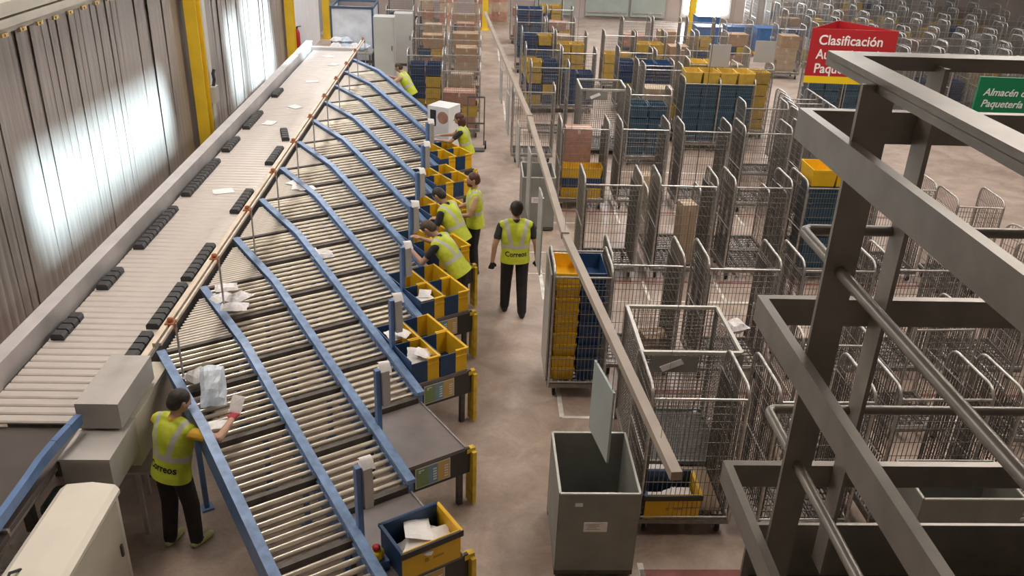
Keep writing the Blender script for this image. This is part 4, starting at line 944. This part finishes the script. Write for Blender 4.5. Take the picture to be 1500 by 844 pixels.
def vest_material():
    M = bpy.data.materials.new('vest_lime'); M.use_nodes = True; nt = M.node_tree; b_ = nt.nodes['Principled BSDF']; b_.inputs['Roughness'].default_value = .6
    tc = nt.nodes.new('ShaderNodeTexCoord'); sx = nt.nodes.new('ShaderNodeSeparateXYZ'); nt.links.new(tc.outputs['Object'], sx.inputs[0])
    def math_(op, a, b2=None):
        n = nt.nodes.new('ShaderNodeMath'); n.operation = op
        for i_, v in enumerate((a, b2)):
            if v is None: continue
            if isinstance(v, (int, float)): n.inputs[i_].default_value = v
            else: nt.links.new(v, n.inputs[i_])
        return n.outputs[0]
    ax = math_('ABSOLUTE', sx.outputs[0]); z = sx.outputs[2]
    cx_ = math_('ADD', math_('MULTIPLY', math_('SUBTRACT', z, 1.14), .22), .06)        # braces spread towards the shoulders
    brace = math_('MULTIPLY', math_('LESS_THAN', math_('ABSOLUTE', math_('SUBTRACT', ax, cx_)), .026), math_('GREATER_THAN', z, 1.14))
    band = math_('LESS_THAN', math_('ABSOLUTE', math_('SUBTRACT', z, 1.115)), .030)
    fac = math_('MAXIMUM', brace, band)
    nz = nt.nodes.new('ShaderNodeTexNoise'); nz.inputs['Scale'].default_value = 9; nt.links.new(tc.outputs['Object'], nz.inputs['Vector'])
    cr = nt.nodes.new('ShaderNodeValToRGB'); cr.color_ramp.elements[0].color = (.50, .58, .03, 1); cr.color_ramp.elements[1].color = (.66, .73, .06, 1); cr.color_ramp.elements[0].position = .35; cr.color_ramp.elements[1].position = .65
    nt.links.new(nz.outputs[0], cr.inputs[0])
    mx = nt.nodes.new('ShaderNodeMix'); mx.data_type = 'RGBA'; nt.links.new(fac, mx.inputs[0]); nt.links.new(cr.outputs[0], mx.inputs[6]); mx.inputs[7].default_value = (.52, .52, .45, 1)
    nt.links.new(mx.outputs[2], b_.inputs['Base Color']); return M
M_VEST = vest_material()
def ell_mesh(b, c, r, rotm=None, n=12, mi=0):
    c = Vector(c); P = []; F = []
    for i_ in range(n // 2 + 1):
        th = PI * i_ / (n // 2)
        for k in range(n):
            ph = 2 * PI * k / n; p = Vector((r[0] * math.sin(th) * math.cos(ph), r[1] * math.sin(th) * math.sin(ph), r[2] * math.cos(th)))
            if rotm: p = rotm @ p
            P.append(c + p)
    for i_ in range(n // 2):
        for k in range(n): F.append((i_ * n + k, (i_ + 1) * n + k, (i_ + 1) * n + (k + 1) % n, i_ * n + (k + 1) % n))
    b.add(P, F, mi, True)
def cap_solid(b, a, c, ra, rb):
    a, c = Vector(a), Vector(c); L = (c - a).length; n = max(2, int(L / (min(ra, rb) * .45)) + 1)
    for i_ in range(n + 1):
        t = i_ / n; r = ra + (rb - ra) * t; ell_mesh(b, a.lerp(c, t), (r, r, r), None, 8)
def fuse(b, voxel, smooth=2):
    me = b.mesh('fused', fix=False); ob = bpy.data.objects.new('fused', me); COL.objects.link(ob)
    md = ob.modifiers.new('r', 'REMESH'); md.mode = 'VOXEL'; md.voxel_size = voxel; md.use_smooth_shade = True
    if smooth: m2 = ob.modifiers.new('s', 'SMOOTH'); m2.factor = .5; m2.iterations = smooth
    dg = bpy.context.evaluated_depsgraph_get(); out = bpy.data.meshes.new_from_object(ob.evaluated_get(dg))
    bpy.data.objects.remove(ob); bpy.data.meshes.remove(me); return out
def make_vest():
    b = MB(); z = .84
    prof = ((.80, .195, .145), (.9, .195, .142), (1.0, .182, .132), (1.15, .188, .132), (1.28, .203, .138), (1.36, .198, .125), (1.42, .15, .10))
    while z < 1.42:
        for (z0, a0, c0), (z1, a1, c1) in zip(prof, prof[1:]):
            if z0 <= z <= z1: t = (z - z0) / (z1 - z0); rx, ry = a0 + (a1 - a0) * t, c0 + (c1 - c0) * t
        ell_mesh(b, (0, 0, z), (rx, ry, .05), None, 20); z += .025
    cap_solid(b, (-.155, 0, 1.405), (.155, 0, 1.405), .074, .074); cap_solid(b, (-.10, 0, 1.44), (.10, 0, 1.44), .066, .066)
    me = fuse(b, .014, 4); bm = bmesh.new(); bm.from_mesh(me)
    bmesh.ops.bisect_plane(bm, geom=bm.verts[:] + bm.edges[:] + bm.faces[:], plane_co=(0, 0, .86), plane_no=(0, 0, 1), clear_inner=True)
    bm.to_mesh(me); bm.free(); me.materials.clear(); me.materials.append(M_VEST); me.name = 'vest'
    return me
VEST = make_vest()
def make_logo():
    me = text_mesh('Correos', .105, M_CHAR, .001, .0, .002, 'CENTER', width=.27)
    bm = bmesh.new(); bm.from_mesh(VEST); tree = BVHTree.FromBMesh(bm); bm.free()
    for v in me.vertices:
        x, z = v.co.x, v.co.y + .975; h = tree.ray_cast(Vector((x, -1, z)), Vector((0, 1, 0)))[0]
        v.co = Vector((x, (h.y if h else -.14) - .003 - v.co.z, z))
    return me
LOGO = make_logo()
def ik(S, W, l1, l2, pole):
    S, W, pole = Vector(S), Vector(W), Vector(pole); d = W - S; L = min(d.length, l1 + l2 - .005); u = d.normalized(); W = S + u * L
    a = (l1 * l1 - l2 * l2 + L * L) / (2 * L); h = math.sqrt(max(0, l1 * l1 - a * a)); p = pole - u * pole.dot(u)
    return S + u * a + p.normalized() * h, W
def person(label, loc, rz, lean=0, side=0, wr=None, wl=None, shirt=None, gloves=None, gl=None, shoes=None, hair=None, hair_style='short', step=.0, head_turn=0, head_tilt=0, pole=(.6, -.55, -.75), logo=True, voxel=.011, scale=1.0, beard=None, face=False, pants=None):
    root = thing('person', label, 'person', loc, rz); root.scale = (scale * 1.13, scale * 1.08, scale)
    U = Matrix.Translation((0, 0, .95)) @ Matrix.Rotation(math.radians(side), 4, 'Y') @ Matrix.Rotation(-math.radians(lean), 4, 'X') @ Matrix.Translation((0, 0, -.95))
    mats = [M_SKIN, shirt or M_SHIRTD, pants or M_TROUS, shoes or M_SHOEB, gloves or M_SKIN, gl or gloves or M_SKIN]
    prims = []     # (a, b, ra, rb, material index)
    b = MB()
    def cap(a, c, ra, rb, mi): prims.append((Vector(a), Vector(c), ra, rb, mi)); cap_solid(b, a, c, ra, rb)
    def ell(c, r, mi, Mx=None):
        c = Vector(c); rm = None
        if Mx is not None: rm = Mx.to_3x3(); c = Mx @ c
        ell_mesh(b, c, r, rm, 14); prims.append((c, c + Vector((0, 0, .001)), min(r), min(r), mi))
    up = lambda p: U @ Vector(p)
    # legs
    for sx, fy in ((-1, step), (1, -step)):
        hip = (.09 * sx, 0, .92); an = Vector((.105 * sx, fy, .09)); kn = Vector(hip).lerp(an, .5) + Vector((0, .03, .0))
        cap(hip, kn, .096, .078, 2); cap(kn, an, .078, .064, 2)
        cap(an - Vector((0, .03, .045)), an + Vector((.02 * sx, .15, -.055)), .045, .036, 3)
    ell((0, 0, .93), (.165, .12, .12), 2)
    for c, r in (((0, 0, 1.08), (.148, .105, .15)), ((0, 0, 1.26), (.165, .112, .17))): ell(c, r, 1, U)
    cap(up((-.15, 0, 1.395)), up((.15, 0, 1.395)), .062, .062, 1); cap(up((0, -.005, 1.38)), up((0, -.005, 1.47)), .075, .06, 1)
    cap(up((0, 0, 1.44)), up((0, .015, 1.55)), .052, .05, 0)
    Hm_ = U @ Matrix.Translation((0, .01, 1.52)) @ Matrix.Rotation(math.radians(head_turn), 4, 'Z') @ Matrix.Rotation(-math.radians(head_tilt), 4, 'X') @ Matrix.Translation((0, -.01, -1.52))
    ell((0, .012, 1.64), (.074, .092, .108), 0, Hm_); ell((0, .035, 1.585), (.055, .062, .062), 0, Hm_)
    h3 = lambda p: Hm_ @ Vector(p)
    cap(h3((0, .098, 1.645)), h3((0, .118, 1.615)), .010, .014, 0)          # nose
    cap(h3((-.028, .092, 1.572)), h3((.028, .092, 1.572)), .011, .011, 0)     # mouth
    for sx in (-1, 1): cap(h3((.076 * sx, .0, 1.62)), h3((.08 * sx, -.008, 1.655)), .013, .018, 0)
    # arms and hands
    for sx, Wt, gi in ((1, wr, 4), (-1, wl, 5)):
        S = up((.185 * sx, 0, 1.39)); Wt = Vector(Wt) if Wt else up((.27 * sx, .05, .90))
        E_, W_ = ik(S, Wt, .285, .255, (pole[0] * sx, pole[1], pole[2]) if sx > 0 else (-.6, -.55, -.75))
        mid = S.lerp(E_, .55)
        cap(S, mid, .060, .056, 1); cap(mid, E_, .047, .041, 0); cap(E_, W_, .041, .029, 0)
        hd = (W_ - E_).normalized(); lat = hd.cross(Vector((0, 0, 1)) if abs(hd.z) < .8 else Vector((0, 1, 0))).normalized(); nrm = lat.cross(hd)
        if nrm.z > 0 and abs(hd.z) < .8: nrm = -nrm
        for o_ in (-.02, 0, .02): cap(W_ + hd * .015, W_ + hd * .085 + lat * o_, .024, .019, gi)
        for q, o_ in enumerate((-.033, -.011, .011, .033)):
            ln = (.036, .043, .046, .04)[q]; f0 = W_ + hd * .085 + lat * o_; f1 = f0 + (hd * .9 + nrm * .35).normalized() * ln; f2 = f1 + (hd * .6 + nrm * .8).normalized() * ln * .8
            cap(f0, f1, .0105, .0100, gi); cap(f1, f2, .0100, .0088, gi)
        tside = lat * (-1 if (lat.dot(Vector((1, 0, 0))) * sx > 0) else 1)
        t0 = W_ + hd * .03 + tside * .022; t1 = t0 + (hd * .6 + tside * .75).normalized() * .04; cap(t0, t1, .014, .0115, gi); cap(t1, t1 + (hd * .9 + nrm * .3).normalized() * .032, .0115, .0095, gi)
    me = fuse(b, voxel, 2); me.name = 'body'; me.materials.clear()
    for M in mats: me.materials.append(M)
    n = len(me.polygons); cen = np.empty(n * 3, 'f'); me.polygons.foreach_get('center', cen); cen = cen.reshape(-1, 3); best = np.full(n, 9.); idx = np.zeros(n, 'i')
    for (a, c, ra, rb, mi) in prims:
        a_ = np.array(a); d_ = np.array(c) - a_; L2 = float(d_ @ d_); t = np.clip(((cen - a_) @ d_) / L2, 0, 1); dist = np.linalg.norm(cen - a_ - t[:, None] * d_, axis=1) - (ra + (rb - ra) * t)
        k = dist < best; best[k] = dist[k]; idx[k] = mi
    # head ellipsoid counts as skin above the collar
    inv = np.array(U.inverted()); zc = (cen @ inv[:3, :3].T + inv[:3, 3])[:, 2]; idx[(zc > 1.50) & (best < .2) & (idx == 1)] = 0
    me.polygons.foreach_set('material_index', idx); me.polygons.foreach_set('use_smooth', np.ones(n, bool)); me.update()
    part('body', me, root)
    v = part('vest', VEST, root); v.matrix_local = U
    if logo: part('vest_lettering', LOGO, v)
    hb = MB()
    if hair_style == 'short':
        ell_mesh(hb, (0, -.012, 1.672), (.084, .094, .094), None, 18); ell_mesh(hb, (0, -.035, 1.63), (.074, .075, .085), None, 16)
    elif hair_style == 'long':
        ell_mesh(hb, (0, -.014, 1.672), (.09, .098, .098), None, 18); ell_mesh(hb, (0, -.05, 1.58), (.088, .075, .13), None, 16); ell_mesh(hb, (-.05, -.02, 1.55), (.045, .06, .13), None, 12); ell_mesh(hb, (.05, -.02, 1.55), (.045, .06, .13), None, 12)
    elif hair_style == 'bun':
        ell_mesh(hb, (0, -.012, 1.672), (.084, .094, .094), None, 18); ell_mesh(hb, (0, -.03, 1.63), (.078, .078, .085), None, 16); ell_mesh(hb, (0, -.11, 1.68), (.035, .035, .035), None, 12)
    hme = fuse(hb, .010, 3); hme.materials.clear(); hme.materials.append(hair or M_HAIRD); hme.name = 'hair'
    h_ = part('hair', hme, root); h_.matrix_local = Hm_
    if beard:
        bb = MB(); ell_mesh(bb, (0, .05, 1.572), (.058, .058, .052), None, 14); bme = fuse(bb, .010, 2); bme.materials.clear(); bme.materials.append(beard); q = part('beard', bme, root); q.matrix_local = Hm_
    if face:
        for sx in (-1, 1):
            eb_ = MB(); ell_mesh(eb_, (.03 * sx, .088, 1.65), (.010, .008, .006), None, 8); q = part('eye', eb_.mesh('eye', M_CHAR), root); q.matrix_local = Hm_
    return root
R = math.radians
P0 = person('man in lime vest and yellow shirt with a red glove sorting at the first chute', (-2.86, 6.70, 0), R(-28), lean=10, side=3, pole=(.9, -.5, .05), wr=(.41, .34, 1.42), wl=(-.02, .42, 1.22), shirt=M_SHIRTY, gloves=M_GLOVER, gl=M_GLOVEB, shoes=M_SHOEY, step=-.05, voxel=.0095, scale=.985, head_turn=-18, head_tilt=16)
P1 = person('man in lime vest and dark trousers walking up the aisle', (.555, 11.72, 0), R(3), lean=3, wr=(.30, .04, .80), wl=(-.30, -.02, .80), gloves=M_GLOVEB, shoes=M_SHOEB, step=.10, voxel=.0095, scale=1.03)
P2 = person('dark-haired person in lime vest bending to the post of the fifth packing table', (-.27, 11.28, 0), R(70), lean=34, wr=(.20, .62, 1.22), wl=(-.14, .60, 1.18), logo=False, hair=M_HAIRB, head_tilt=22, voxel=.013)
P3 = person('short-haired person in lime vest and black shirt packing at the sixth table', (-.28, 12.50, 0), R(62), lean=26, wr=(.18, .45, 1.08), wl=(-.16, .46, 1.08), logo=False, head_tilt=20, voxel=.013)
P4 = person('bearded man in lime vest and peach shirt standing with lowered arms among the tables', (-.04, 13.22, 0), R(95), lean=2, wr=(.20, .30, 1.06), wl=(-.10, .32, 1.06), shirt=M_SHIRTP, logo=False, hair=M_HAIRR, beard=M_HAIRR, voxel=.013, face=True, head_tilt=6, scale=.99)
P5 = person('woman with long auburn hair in lime vest reaching to a chute post', (-.22, 17.25, 0), R(82), lean=14, wr=(.16, .56, 1.18), wl=(-.14, .54, 1.16), logo=False, hair=M_HAIRR, hair_style='long', voxel=.013, scale=.95, face=True, pants=mat('trousers_olive', (.05, .06, .035), .8))
P6 = person('bareheaded person in lime vest leaning over the last chute', (-1.72, 22.25, 0), R(78), lean=26, wr=(.10, .66, 1.30), wl=(-.16, .62, 1.28), shirt=M_SHIRTP, logo=False, hair=M_HAIRB, hair_style='bun', voxel=.015, scale=.95)
# things in hand and on the chute in front of the first worker
parcel('pale blue plastic parcel bag standing on the first chute before the worker', (-2.60, 7.32, 1.40), (.24, .46, .16), .35, 150, M_BAGBLUE, rot=(.5, .15, .35))
parcel('white parcel bag under the pale blue bag on the first chute', (-2.78, 7.50, 1.40), (.26, .22, .12), 1.0, 151, M_BAG)
parcel('white addressed letter lying on the first chute rail before the worker', (-2.40, 6.78, 1.36), (.17, .13, .02), .2, 152, M_PAPER)
parcel('white envelope held in the red glove of the first worker', (-2.27, 6.98, 1.46), (.13, .17, .015), -.3, 153, M_PAPER, rot=(.9, 0, -.3))
